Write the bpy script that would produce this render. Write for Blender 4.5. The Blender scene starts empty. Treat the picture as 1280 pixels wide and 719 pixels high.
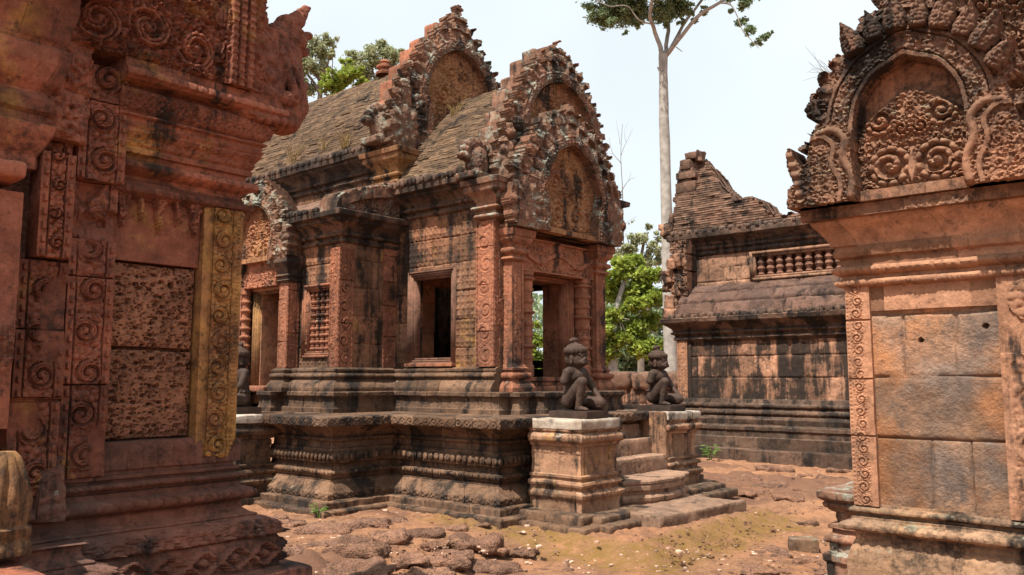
import bpy, bmesh, math, random
import numpy as np
from mathutils import Vector, Matrix

R_ = math.radians
random.seed(7)
RNG = np.random.default_rng(7)
S = bpy.context.scene
COL = S.collection

# ------------------------------------------------------------------ camera
EYE = np.array([0.0, 0.0, 1.6])
FPX, HY = 1040.0, 474.0
PITCH = math.atan((HY - 359.5) / FPX)
cam_d = bpy.data.cameras.new("camera")
cam = bpy.data.objects.new("camera", cam_d)
COL.objects.link(cam)
cam.location = EYE
cam.rotation_euler = (math.pi / 2 + PITCH, 0, R_(41))
cam_d.sensor_width = 36
cam_d.lens = 36 * FPX / 1280
cam_d.clip_start = 0.05
cam_d.clip_end = 3000
S.camera = cam

# ------------------------------------------------------------------ sky, sun, exposure
SUN_EL = R_(60)
SUN_DIR = np.array([0.03, -1.0, 0])            # towards the sun, seen from above
SUN_DIR = SUN_DIR / np.linalg.norm(SUN_DIR)
w = bpy.data.worlds.new("World")
S.world = w
w.use_nodes = True
wn = w.node_tree
for n in list(wn.nodes):
    wn.nodes.remove(n)
sky = wn.nodes.new("ShaderNodeTexSky")
sky.sky_type = 'NISHITA'
sky.sun_disc = False
sky.sun_elevation = SUN_EL
sky.sun_rotation = math.atan2(SUN_DIR[0], SUN_DIR[1])
sky.air_density = 1.2
sky.dust_density = 6.0
sky.ozone_density = 1.0
bg = wn.nodes.new("ShaderNodeBackground")
bg.inputs['Strength'].default_value = 0.10
tc = wn.nodes.new("ShaderNodeTexCoord")
cn = wn.nodes.new("ShaderNodeTexNoise")
cn.inputs['Scale'].default_value = 2.2
cn.inputs['Detail'].default_value = 6
cr = wn.nodes.new("ShaderNodeMapRange")
cr.inputs[1].default_value = 0.42
cr.inputs[2].default_value = 0.68
cr.inputs[3].default_value = 0.84
cr.inputs[4].default_value = 1.0
mixs = wn.nodes.new("ShaderNodeMixRGB")
mixs.inputs['Color2'].default_value = (5.9, 6.45, 6.75, 1)     # thin white veil of dry-season cloud
out = wn.nodes.new("ShaderNodeOutputWorld")
wn.links.new(tc.outputs['Generated'], cn.inputs['Vector'])
wn.links.new(cn.outputs['Fac'], cr.inputs[0])
wn.links.new(cr.outputs[0], mixs.inputs['Fac'])
wn.links.new(sky.outputs['Color'], mixs.inputs['Color1'])
wn.links.new(mixs.outputs['Color'], bg.inputs['Color'])
wn.links.new(bg.outputs['Background'], out.inputs['Surface'])

sl = bpy.data.lights.new("sun", 'SUN')
sl.energy = 5.0
sl.angle = R_(0.6)
sl.color = (1.0, 0.92, 0.80)
so = bpy.data.objects.new("sun", sl)
COL.objects.link(so)
sd = Vector((SUN_DIR[0] * math.cos(SUN_EL), SUN_DIR[1] * math.cos(SUN_EL), math.sin(SUN_EL)))
so.rotation_euler = sd.to_track_quat('Z', 'Y').to_euler()
so.location = (0, -20, 40)

vs = S.view_settings
vs.view_transform = 'Standard'
try:
    vs.look = 'None'
except Exception:
    pass
vs.exposure = 0.72
vs.gamma = 1.0
vs.use_curve_mapping = False

# ------------------------------------------------------------------ geometry of the view (to turn measured pixels into places)
_F = np.array([-math.sin(R_(41)), math.cos(R_(41)), 0])
_Rt = np.array([math.cos(R_(41)), math.sin(R_(41)), 0])
_U = np.array([0, 0, 1.0])
_f2 = _F * math.cos(PITCH) + _U * math.sin(PITCH)
_u2 = -_F * math.sin(PITCH) + _U * math.cos(PITCH)


def ray(px, py):
    return _f2 + _Rt * ((px - 640) / FPX) - _u2 * ((py - 359.5) / FPX)


def at(px, py, D):
    d = ray(px, py)
    return EYE + d * (D / (d @ _F))


def ground_at(px, py, z=0.0):
    d = ray(px, py)
    return EYE + d * ((z - EYE[2]) / d[2])


# ------------------------------------------------------------------ numpy noise
def _h(ix, iy, iz, seed=0):
    with np.errstate(over='ignore'):
        n = (ix.astype(np.int64) * 374761393 + iy.astype(np.int64) * 668265263 + iz.astype(np.int64) * 2147483647 + seed * 974634777)
        n = (n ^ (n >> 13)) * 1274126177
        n = n & 0x7fffffff
        n = ((n ^ (n >> 16)) * 60493) & 0x7fffffff
        n = (n ^ (n >> 11)) & 0xffffff
    return n.astype(float) / float(0xffffff)


def vn(x, y, z=None, seed=0):
    x = np.asarray(x, float)
    y = np.asarray(y, float)
    z = np.zeros_like(x) if z is None else np.asarray(z, float) + 0 * x
    y = y + 0 * x
    xi, yi, zi = np.floor(x), np.floor(y), np.floor(z)
    fx, fy, fz = x - xi, y - yi, z - zi
    fx, fy, fz = [t * t * (3 - 2 * t) for t in (fx, fy, fz)]
    r = 0
    for a in (0, 1):
        for b in (0, 1):
            for c in (0, 1):
                wgt = (fx if a else 1 - fx) * (fy if b else 1 - fy) * (fz if c else 1 - fz)
                r = r + wgt * _h(xi + a, yi + b, zi + c, seed)
    return r


def fbm(x, y, z=None, octv=4, seed=0):
    r, a, t = 0, 1.0, 0
    for o in range(octv):
        k = 2.03 ** o
        r = r + a * vn(x * k, y * k, None if z is None else z * k, seed + o * 17)
        t += a
        a *= 0.5
    return r / t * 2 - 1           # about -1..1


def fbmP(P, k=1.0, octv=4, seed=0):
    return fbm(P[..., 0] * k, P[..., 1] * k, P[..., 2] * k, octv, seed)


def worley(u, v, cell, seed=0):
    x, y = u / cell, v / cell
    xi, yi = np.floor(x), np.floor(y)
    f1 = np.full(x.shape, 9.0)
    f2 = np.full(x.shape, 9.0)
    idv = np.zeros(x.shape)
    z = np.zeros_like(xi)
    for a in (-1, 0, 1):
        for b in (-1, 0, 1):
            cx = xi + a
            cy = yi + b
            px = cx + 0.15 + 0.7 * _h(cx, cy, z, seed)
            py = cy + 0.15 + 0.7 * _h(cx, cy, z + 5, seed)
            d = np.hypot(px - x, py - y)
            hid = _h(cx, cy, z + 9, seed)
            cl = d < f1
            f2 = np.where(cl, f1, np.minimum(f2, d))
            idv = np.where(cl, hid, idv)
            f1 = np.where(cl, d, f1)
    return f1, f2, idv


def domes(u, v, cell, seed=0, r=0.62):
    f1, f2, i = worley(u, v, cell, seed)
    return np.sqrt(np.clip(1 - (f1 / r) ** 2, 0, 1)) * (0.65 + 0.35 * i)


def sm(a, b, x):
    t = np.clip((x - a) / (b - a), 0, 1)
    return t * t * (3 - 2 * t)


def spiral(u, v, cx, cy, R, turns=1.6, ph=0.0, di=1):
    x, y = u - cx, v - cy
    r = np.hypot(x, y) / R
    th = np.arctan2(y, x) * di
    s = (th / (2 * math.pi) + turns * r + ph) % 1.0
    rid = np.sqrt(np.clip(1 - (np.abs(s - 0.5) / 0.36) ** 2, 0, 1))
    eye = np.sqrt(np.clip(1 - (r / 0.2) ** 2, 0, 1))
    inside = r < 1
    return np.where(inside, np.maximum(rid * (0.75 + 0.25 * (1 - r)), eye), 0), r


def rosette(u, v, cx, cy, R, di=1, ph=0.0):
    x, y = (u - cx), v - cy
    r = np.hypot(x, y) / R
    th = np.arctan2(y, x) * di
    s = (th / (2 * math.pi) + 1.35 * r + ph) % 1.0
    rid = np.sqrt(np.clip(1 - (np.abs(s - .5) / .30) ** 2, 0, 1)) * (.8 + .2 * np.abs(np.sin(th * 5)))
    eye = np.sqrt(np.clip(1 - (r / .26) ** 2, 0, 1))
    pet = np.sqrt(np.clip(1 - ((r - 1.18) / .24) ** 2, 0, 1)) * (.35 + .65 * np.abs(np.cos(th * 5.5)) ** .7)
    return np.where(r < .96, np.maximum(rid * .85, eye), np.where(r < 1.42, pet * .8, 0)), r


def foliage(u, v, k=1.0, seed=0):
    """dense carved leafwork: curls of two sizes over leaf buds"""
    x, y = u / (0.17 * k), v / (0.17 * k)
    xi, yi = np.floor(x), np.floor(y)
    best = np.full(u.shape, 9.0)
    bx = np.zeros(u.shape)
    by = np.zeros(u.shape)
    bd = np.zeros(u.shape)
    z = np.zeros_like(xi)
    for a in (-1, 0, 1):
        for b in (-1, 0, 1):
            cx, cy = xi + a, yi + b
            px = cx + 0.25 + 0.5 * _h(cx, cy, z, seed + 3)
            py = cy + 0.25 + 0.5 * _h(cx, cy, z + 5, seed + 3)
            d = np.hypot(px - x, py - y)
            cl = d < best
            best = np.where(cl, d, best)
            bx = np.where(cl, px, bx)
            by = np.where(cl, py, by)
            bd = np.where(cl, _h(cx, cy, z + 7, seed), bd)
    th = np.arctan2(y - by, x - bx) * np.where(bd > .5, 1, -1)
    s = (th / (2 * math.pi) + best * 2.0 + bd * 3) % 1.0
    rid = np.sqrt(np.clip(1 - (np.abs(s - 0.5) / 0.30) ** 2, 0, 1))
    m = sm(0.66, 0.40, best)
    # the curls break up into lobed leaf edges
    lob = .62 + .38 * np.abs(np.sin(th * 3.5 + best * 9))
    fine = domes(u, v, 0.030 * k, seed + 2)
    return np.maximum(np.maximum(rid * m * lob * (.72 + .3 * fine), domes(u, v, 0.062 * k, seed + 1) * (.45 + .3 * fine)), fine * .42)


# ------------------------------------------------------------------ mesh helpers
ORG = {}


def mk(name, V, F, mat, parent=None, tone=None, angle=38, smooth=True):
    V = np.asarray(V, float).reshape(-1, 3)
    o0 = ORG.get(parent.name, np.zeros(3)) if parent else np.zeros(3)
    me = bpy.data.meshes.new(name)
    F = np.asarray(F, dtype=np.int64)
    nf, k = F.shape
    me.vertices.add(len(V))
    me.vertices.foreach_set("co", (V - o0).astype(np.float32).ravel())
    me.loops.add(nf * k)
    me.loops.foreach_set("vertex_index", F.ravel().astype(np.int32))
    me.polygons.add(nf)
    me.polygons.foreach_set("loop_start", (np.arange(nf) * k).astype(np.int32))
    me.polygons.foreach_set("loop_total", np.full(nf, k, dtype=np.int32))
    me.update(calc_edges=True)
    me.validate()
    if tone is None:
        tone = np.full(len(V), 0.5)
    if len(me.vertices) == len(V):
        at_ = me.attributes.new("tone", 'FLOAT', 'POINT')
        at_.data.foreach_set("value", np.asarray(tone, np.float32))
    if smooth:
        me.polygons.foreach_set("use_smooth", np.ones(len(me.polygons), dtype=bool))
        if angle:
            me.set_sharp_from_angle(angle=R_(angle))
    if mat:
        me.materials.append(mat)
    o = bpy.data.objects.new(name, me)
    COL.objects.link(o)
    if parent:
        o.parent = parent
        ORG[o.name] = o0
    return o


def thing(name, label, cat, loc, group=None):
    o = bpy.data.objects.new(name, None)
    COL.objects.link(o)
    o.location = loc
    o.empty_display_size = 0.3
    ORG[o.name] = np.array(loc, float)
    tag(o, label, cat, group)
    return o


def tag(o, label, cat, group=None, kind=None):
    if label:
        o["label"] = label
    if cat:
        o["category"] = cat
    if group:
        o["group"] = group
    if kind:
        o["kind"] = kind
    return o


class Acc:
    """collects pieces (quads) into one mesh"""

    def __init__(s):
        s.V, s.F, s.T, s.n = [], [], [], 0

    def add(s, V, F, T=None):
        V = np.asarray(V, float).reshape(-1, 3)
        s.V.append(V)
        s.F.append(np.asarray(F, np.int64) + s.n)
        s.T.append(np.full(len(V), .5) if T is None else np.broadcast_to(np.asarray(T, float), (len(V),)))
        s.n += len(V)
        return s

    def build(s, name, mat, parent=None, **k):
        return mk(name, np.concatenate(s.V), np.concatenate(s.F), mat, parent, np.concatenate(s.T), **k)


def grid_faces(nu, nv, off=0):
    i = np.arange((nu - 1) * (nv - 1))
    a = (i // (nv - 1)) * nv + i % (nv - 1)
    return np.stack([a, a + nv, a + nv + 1, a + 1], 1) + off


def hf_data(O, U, V, W, H, res, fun, thick=0.15, back=False, mask_cells=True):
    """height field over a rectangle: real relief with a rim running back 'thick'"""
    O, U, V = [np.asarray(t, float) for t in (O, U, V)]
    N = np.cross(U, V)
    nu, nv = max(2, int(W / res) + 1), max(2, int(H / res) + 1)
    u, v = np.meshgrid(np.linspace(0, W, nu), np.linspace(0, H, nv), indexing='ij')
    r = fun(u, v)
    h, tone, mask = (r + (None, None))[:3] if isinstance(r, tuple) else (r, None, None)
    h = np.broadcast_to(h, u.shape)
    tone = np.full(u.shape, .5) if tone is None else np.broadcast_to(tone, u.shape)
    P = O + u[..., None] * U + v[..., None] * V + h[..., None] * N
    F = grid_faces(nu, nv)
    keep = np.ones((nu - 1, nv - 1), bool)
    if mask is not None:
        m = mask
        keep = m[:-1, :-1] & m[1:, :-1] & m[1:, 1:] & m[:-1, 1:]
        F = F[keep.ravel()]
    Vs = P.reshape(-1, 3)
    T = tone.ravel()
    # rim
    kp = np.zeros((nu + 1, nv + 1), bool)
    kp[1:-1, 1:-1] = keep
    idx = np.arange(nu * nv).reshape(nu, nv)
    E = []
    # cell (i,j) at kp[i+1,j+1]; corners idx[i,j],idx[i+1,j],idx[i+1,j+1],idx[i,j+1]
    ci, cj = np.nonzero(keep)
    for di, dj, a, b in ((-1, 0, (0, 1), (0, 0)), (1, 0, (1, 0), (1, 1)), (0, -1, (0, 0), (1, 0)), (0, 1, (1, 1), (0, 1))):
        nb = ~kp[ci + 1 + di, cj + 1 + dj]
        E.append(np.stack([idx[ci[nb] + a[0], cj[nb] + a[1]], idx[ci[nb] + b[0], cj[nb] + b[1]]], 1))
    E = np.concatenate(E)
    # flat coordinates for the back rim
    B0 = (O + u[..., None] * U + v[..., None] * V - thick * N).reshape(-1, 3)
    ne = len(E)
    a, b = E[:, 0], E[:, 1]
    RV = np.concatenate([Vs[a], Vs[b], B0[b], B0[a]])
    k = np.arange(ne)
    # winding: front edge a->b is along the cell's ccw boundary, so the rim is b,a,a',b'
    RF = np.stack([k + ne, k, k + 3 * ne, k + 2 * ne], 1)
    RT = np.concatenate([T[a], T[b], T[b], T[a]])
    n0 = len(Vs)
    VV, FF, TT = [Vs, RV], [F, RF + n0], [T, RT]
    if back:
        n1 = n0 + len(RV)
        VV.append(B0)
        FF.append(F[:, ::-1] + n1)
        TT.append(T)
    V_, F_, T_ = np.concatenate(VV), np.concatenate(FF), np.concatenate(TT)
    used = np.unique(F_)
    remap = np.full(len(V_), -1)
    remap[used] = np.arange(len(used))
    return V_[used], remap[F_], T_[used]


def hf(name, O, U, V, W, H, res, fun, mat, parent, thick=0.15, back=False, angle=50):
    Vv, Ff, Tt = hf_data(O, U, V, W, H, res, fun, thick, back)
    return mk(name, Vv, Ff, mat, parent, Tt, angle=angle)


def resample(prof, vres):
    out = [prof[0]]
    for a, b in zip(prof[:-1], prof[1:]):
        L = math.hypot(b[0] - a[0], b[1] - a[1])
        n = max(1, int(math.ceil(L / vres)))
        for i in range(1, n + 1):
            t = i / n
            out.append((a[0] + (b[0] - a[0]) * t, a[1] + (b[1] - a[1]) * t))
    return np.array(out)


def sweep_data(path, prof, res=0.03, vres=0.02, bands=(), wear=0.006, courses=None, seed=0, jit=0.006, blk=(0.35, 0.8), groove=0.008, cap=True, closed=False, tonevar=0.35):
    path = [np.array(p, float) for p in path]
    pr = resample(prof, vres)
    n = len(path)
    segs = [(path[i], path[(i + 1) % n]) for i in range(n if closed else n - 1)]
    dirs = [(b - a) / np.linalg.norm(b - a) for a, b in segs]
    outs = [np.array([d[1], -d[0]]) for d in dirs]

    def miter(o1, o2):
        m = o1 + o2
        return m / max(0.2, (m @ o1))
    pts, mit, ss, tang = [], [], [], []
    s0 = 0
    zlist = sorted(courses) if courses else [pr[:, 1].min(), pr[:, 1].max()]
    rnd = random.Random(seed)
    total = sum(np.linalg.norm(b - a) for a, b in segs)
    joints = []
    for c in range(len(zlist) - 1):
        js, s = [], rnd.uniform(0.1, blk[1])
        while s < total:
            js.append(s)
            s += rnd.uniform(*blk)
        joints.append(np.array(js + [total + 1]))
    alls = np.concatenate([j[:-1] for j in joints]) if courses else np.zeros(0)
    for i, (a, b) in enumerate(segs):
        L = np.linalg.norm(b - a)
        t = list(np.linspace(0, L, max(2, int(L / res) + 1)))
        if courses:
            jj = alls[(alls > s0 + .02) & (alls < s0 + L - .02)] - s0
            t += list(jj) + list(jj - .008) + list(jj + .008)
            t = sorted(x for x in t if 0 <= x <= L)
        m0 = outs[i] if (i == 0 and not closed) else miter(outs[i - 1], outs[i])
        m1 = outs[i] if (i == len(segs) - 1 and not closed) else miter(outs[i], outs[(i + 1) % len(segs)])
        for q in t:
            f = q / L
            # mitre offsets are linear along the segment: ends meet on the bisector
            pts.append(a + dirs[i] * q)
            mit.append((i, m0, m1, f))
            ss.append(s0 + q)
        s0 += L
    ns, npf = len(pts), len(pr)
    D, Z = pr[:, 0], pr[:, 1]
    P = np.zeros((ns, npf, 3))
    ss = np.array(ss)
    sg, zg = np.meshgrid(ss, Z, indexing='ij')
    dg = np.broadcast_to(D, sg.shape).copy()
    tone = np.full(sg.shape, .5)
    disp = np.zeros(sg.shape)
    for (z0, z1, per, amp, kind) in bands:
        zz = (zg - z0) / (z1 - z0)
        inb = (zz > 0) & (zz < 1)
        zb = np.sqrt(np.clip(np.sin(np.pi * np.clip(zz, 0, 1)), 0, 1))
        if kind == 'lotus':
            p = np.abs(np.sin(np.pi * sg / per)) ** 0.55
            hh = p * zb
        elif kind == 'bead':
            f = (sg / per) % 1 - .5
            hh = np.sqrt(np.clip(1 - (f / .45) ** 2 - ((zz - .5) / .55) ** 2, 0, 1))
        elif kind == 'rope':
            hh = np.abs(np.sin(np.pi * (sg / per + zz * .8))) ** .6 * zb
        elif kind == 'leaf':
            hh = foliage(sg, zg, per, 5) * sm(0, .12, zz) * sm(1, .88, zz)
        elif kind == 'petal':
            f = np.abs((sg / per) % 1 - .5) * 2
            edge = 1 - np.clip(zz, 0, 1) ** 1.7
            hh = sm(0.0, .18, edge - f * .9 + .05) * (0.6 + .4 * np.cos(f * 5))
        elif kind == 'diamond':
            f = np.abs((sg / per) % 1 - .5) * 2
            g = np.abs(zz - .5) * 2
            hh = (np.abs(f + g - 1) < .2) * 1.0 + (f + g < .35)
        disp += np.where(inb, hh * amp, 0)
    if courses:
        for c in range(len(zlist) - 1):
            js = joints[c]
            bi = np.searchsorted(js, ss)
            rv = np.array([rnd.random() for _ in range(len(js) + 1)])
            ro = np.array([rnd.uniform(-jit, jit) for _ in range(len(js) + 1)])
            dist = np.min(np.abs(ss[:, None] - js[None, :]), 1)
            gr = -groove * (dist < .006)
            zin = (zg >= zlist[c]) & (zg < zlist[c + 1] + (1 if c == len(zlist) - 2 else 0))
            tone = np.where(zin, .5 + tonevar * (rv[bi] - .5)[:, None] * 2, tone)
            disp += np.where(zin, (ro[bi] + gr)[:, None], 0)
    for k in range(ns):
        i, m0, m1, f = mit[k]
        a, b = segs[i]
        # offset profile: interpolate the mitred ends
        L = np.linalg.norm(b - a)
        q = f * L
        o = outs[i]
        e0 = (m0 @ dirs[i])
        e1 = (m1 @ dirs[i])
        dd = D + disp[k]
        x0 = e0 * dd
        x1 = L + e1 * dd
        al = x0 + (x1 - x0) * f
        P[k, :, 0] = a[0] + dirs[i][0] * al + o[0] * dd
        P[k, :, 1] = a[1] + dirs[i][1] * al + o[1] * dd
        P[k, :, 2] = Z
    # weathering: lose material on noise, mostly horizontally
    if wear:
        nz = fbmP(P, 9, 3, seed) * wear + np.minimum(0, fbmP(P, 3.1, 3, seed + 5) + .15) * wear * 3
        nz2 = fbmP(P, 7, 2, seed + 9) * wear * .6
        oo = np.array([m[1] if m[3] == 0 else (m[2] if m[3] == 1 else outs[m[0]]) for m in mit])
        P[..., 0] += oo[:, None, 0] * nz
        P[..., 1] += oo[:, None, 1] * nz
        P[..., 2] += nz2
    nsr = ns + 1 if closed else ns
    if closed:
        P = np.concatenate([P, P[:1]])
        tone = np.concatenate([tone, tone[:1]])
    F = grid_faces(nsr, npf)
    V = P.reshape(-1, 3)
    T = tone.ravel()
    if cap and not closed:
        # close the ends back to the path line
        VV, FF, TT = [V], [F], [T]
        n0 = len(V)
        for k, rev in ((0, False), (ns - 1, True)):
            base = P[k].copy()
            i = mit[k][0]
            inn = base.copy()
            dmin = D.min() - .15
            inn[:, 0] = pts[k][0] + outs[i][0] * dmin
            inn[:, 1] = pts[k][1] + outs[i][1] * dmin
            q = np.arange(npf - 1)
            fc = np.stack([q, q + 1, q + 1 + npf, q + npf], 1)
            VV.append(np.concatenate([base, inn]))
            FF.append((fc[:, ::-1] if rev else fc) + n0)
            TT.append(np.full(2 * npf, .5))
            n0 += 2 * npf
        V, F, T = np.concatenate(VV), np.concatenate(FF), np.concatenate(TT)
    return V, F, T


def sweep(name, path, prof, mat, parent, **k):
    V, F, T = sweep_data(path, prof, **k)
    return mk(name, V, F, mat, parent, T, angle=40)


def box_data(c, s, rz=0.0, rnd=0.02, noise=0.008, res=0.05, seed=0, tilt=(0, 0), nk=6.0):
    """weathered block: rounded box with noise"""
    c = np.asarray(c, float)
    s = np.asarray(s, float)
    hs = s / 2
    Vs, Fs, n0 = [], [], 0
    for ax in range(3):
        for sg in (-1, 1):
            a, b = [(1, 2), (2, 0), (0, 1)][ax]
            na = max(2, int(s[a] / res) + 2)
            nb = max(2, int(s[b] / res) + 2)
            A, B = np.meshgrid(np.linspace(-hs[a], hs[a], na), np.linspace(-hs[b], hs[b], nb), indexing='ij')
            P = np.zeros(A.shape + (3,))
            P[..., a], P[..., b], P[..., ax] = A, B, sg * hs[ax]
            f = grid_faces(na, nb)
            Vs.append(P.reshape(-1, 3))
            Fs.append((f if sg > 0 else f[:, ::-1]) + n0)
            n0 += na * nb
    V, F = np.concatenate(Vs), np.concatenate(Fs)
    r = min(rnd, hs.min() * .98)
    inner = np.clip(V, -(hs - r), hs - r)
    d = V - inner
    L = np.linalg.norm(d, axis=1, keepdims=True)
    V = inner + np.where(L > 1e-9, d / np.maximum(L, 1e-9), 0) * np.minimum(L, r)
    if noise:
        nn = V / np.maximum(np.linalg.norm(V / hs, axis=1, keepdims=True), .3) / hs
        sd = seed * 3.7
        k = fbm(V[:, 0] * nk + sd, V[:, 1] * nk + sd * .3, V[:, 2] * nk - sd, 4, seed % 97) * noise
        k += np.minimum(0, fbm(V[:, 0] * 2.2 + sd, V[:, 1] * 2.2, V[:, 2] * 2.2 + sd, 3, 31) + .1) * noise * 2
        V = V + nn * k[:, None]
    M = np.array(Matrix.Rotation(rz, 3, 'Z') @ Matrix.Rotation(tilt[0], 3, 'X') @ Matrix.Rotation(tilt[1], 3, 'Y'))
    V = V @ M.T + c
    return V, F


def lathe_data(prof, c, seg=24, noise=0.0, seed=0, sq=0.0, sx=1, sy=1):
    """(r, z) profile turned about a vertical axis"""
    pr = np.array(prof)
    th = np.linspace(0, 2 * math.pi, seg + 1)
    rr = pr[:, 0][None, :] * np.ones((seg + 1, 1))
    if sq:
        k = 1 / np.maximum(np.abs(np.cos(th)), np.abs(np.sin(th)))
        rr = rr * (1 + sq * (k[:, None] - 1))
    P = np.stack([c[0] + rr * np.cos(th)[:, None] * sx, c[1] + rr * np.sin(th)[:, None] * sy, c[2] + pr[:, 1][None, :] + 0 * rr], -1)
    if noise:
        n = fbmP(P, 12, 3, seed) * noise
        n[-1] = n[0]
        P[..., 0] += n * np.cos(th)[:, None]
        P[..., 1] += n * np.sin(th)[:, None]
    return P.reshape(-1, 3), grid_faces(seg + 1, len(pr))


def tube_data(pts, rads, seg=10, noise=0.0, seed=0):
    pts = np.array(pts, float)
    n = len(pts)
    V = []
    tan = np.gradient(pts, axis=0)
    tan /= np.linalg.norm(tan, axis=1, keepdims=True)
    ref = np.array([.31, .27, .1])
    a = np.cross(tan[0], ref)
    a /= np.linalg.norm(a)
    th = np.linspace(0, 2 * math.pi, seg + 1)
    for i in range(n):
        a = a - tan[i] * (a @ tan[i])
        a /= np.linalg.norm(a)
        b = np.cross(tan[i], a)
        rr = np.full(seg + 1, rads[i])
        if noise:
            rr = rr * (1 + noise * fbm(np.cos(th) * 1.5 + seed, np.sin(th) * 1.5, np.full(seg + 1, i * .35), 3, seed))
        V.append(pts[i] + rr[:, None] * (np.cos(th)[:, None] * a + np.sin(th)[:, None] * b))
    V = np.array(V)
    return V.reshape(-1, 3), grid_faces(n, seg + 1)[:, ::-1]


def smoothpath(pts, k=6):
    pts = np.array(pts, float)
    out = []
    n = len(pts)
    for i in range(n - 1):
        p0, p1, p2, p3 = pts[max(0, i - 1)], pts[i], pts[i + 1], pts[min(n - 1, i + 2)]
        for t in np.linspace(0, 1, k, endpoint=False):
            out.append(.5 * ((2 * p1) + (-p0 + p2) * t + (2 * p0 - 5 * p1 + 4 * p2 - p3) * t ** 2 + (-p0 + 3 * p1 - 3 * p2 + p3) * t ** 3))
    out.append(pts[-1])
    return np.array(out)


def sculpt(name, prims, mat, parent, voxel=0.008, smooth=3, noise=0.0, nk=20, tonefun=None, org=None, carve=0.0, ck=.5):
    """one continuous carved surface out of overlapping balls, capsules and boxes"""
    bm = bmesh.new()
    for p in prims:
        tmp = bmesh.new()
        if p[0] == 'cap':
            _, a, b, ra, rb = p
            a, b = Vector(a), Vector(b)
            bmesh.ops.create_icosphere(tmp, subdivisions=3, radius=1)
            ax = (b - a)
            ax = ax.normalized() if ax.length > 1e-6 else Vector((0, 0, 1))
            for v in tmp.verts:
                n = v.co.normalized()
                v.co = (b + n * rb) if n.dot(ax) > 0 else (a + n * ra)
        elif p[0] == 'ell':
            _, c, r = p[:3]
            rot = p[3] if len(p) > 3 else (0, 0, 0)
            bmesh.ops.create_icosphere(tmp, subdivisions=3, radius=1)
            M = Matrix.Translation(Vector(c)) @ Matrix.Rotation(rot[2], 4, 'Z') @ Matrix.Rotation(rot[1], 4, 'Y') @ Matrix.Rotation(rot[0], 4, 'X')
            for v in tmp.verts:
                v.co = M @ Vector((v.co.x * r[0], v.co.y * r[1], v.co.z * r[2]))
        elif p[0] == 'box':
            _, c, r = p[:3]
            rot = p[3] if len(p) > 3 else (0, 0, 0)
            bmesh.ops.create_cube(tmp, size=2)
            M = Matrix.Translation(Vector(c)) @ Matrix.Rotation(rot[2], 4, 'Z') @ Matrix.Rotation(rot[1], 4, 'Y') @ Matrix.Rotation(rot[0], 4, 'X')
            for v in tmp.verts:
                v.co = M @ Vector((v.co.x * r[0], v.co.y * r[1], v.co.z * r[2]))
        m_ = bpy.data.meshes.new("tmp")
        tmp.to_mesh(m_)
        tmp.free()
        bm.from_mesh(m_)
        bpy.data.meshes.remove(m_)
    me = bpy.data.meshes.new(name)
    bm.to_mesh(me)
    bm.free()
    ob = bpy.data.objects.new("tmp_sculpt", me)
    COL.objects.link(ob)
    rm = ob.modifiers.new("r", 'REMESH')
    rm.mode = 'VOXEL'
    rm.voxel_size = voxel
    if smooth:
        s_ = ob.modifiers.new("s", 'SMOOTH')
        s_.iterations = smooth
        s_.factor = .5
    dg = bpy.context.evaluated_depsgraph_get()
    em = bpy.data.meshes.new_from_object(ob.evaluated_get(dg))
    bpy.data.objects.remove(ob)
    bpy.data.meshes.remove(me)
    n = len(em.vertices)
    co = np.zeros(n * 3, np.float32)
    em.vertices.foreach_get("co", co)
    co = co.reshape(-1, 3).astype(float)
    if noise:
        no = np.zeros(n * 3, np.float32)
        em.vertices.foreach_get("normal", no)
        co = co + no.reshape(-1, 3) * (fbmP(co, nk, 3, 3) * noise)[:, None]
    if carve:
        no = np.zeros(n * 3, np.float32)
        em.vertices.foreach_get("normal", no)
        no = no.reshape(-1, 3)
        co = co + no * (foliage(co[:, 1], co[:, 2], ck, 3) * carve * np.clip(np.abs(no[:, 0]), 0, 1))[:, None]
    o0 = np.zeros(3) if org is None else np.asarray(org, float)
    em.vertices.foreach_set("co", (co + o0).astype(np.float32).ravel())
    t = em.attributes.new("tone", 'FLOAT', 'POINT')
    t.data.foreach_set("value", (np.full(n, .5) if tonefun is None else tonefun(co)).astype(np.float32))
    em.polygons.foreach_set("use_smooth", np.ones(len(em.polygons), bool))
    em.materials.clear()
    em.materials.append(mat)
    em.name = name
    o = bpy.data.objects.new(name, em)
    COL.objects.link(o)
    if parent:
        o.parent = parent
        ORG[o.name] = ORG.get(parent.name, np.zeros(3))
    return o


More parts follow.
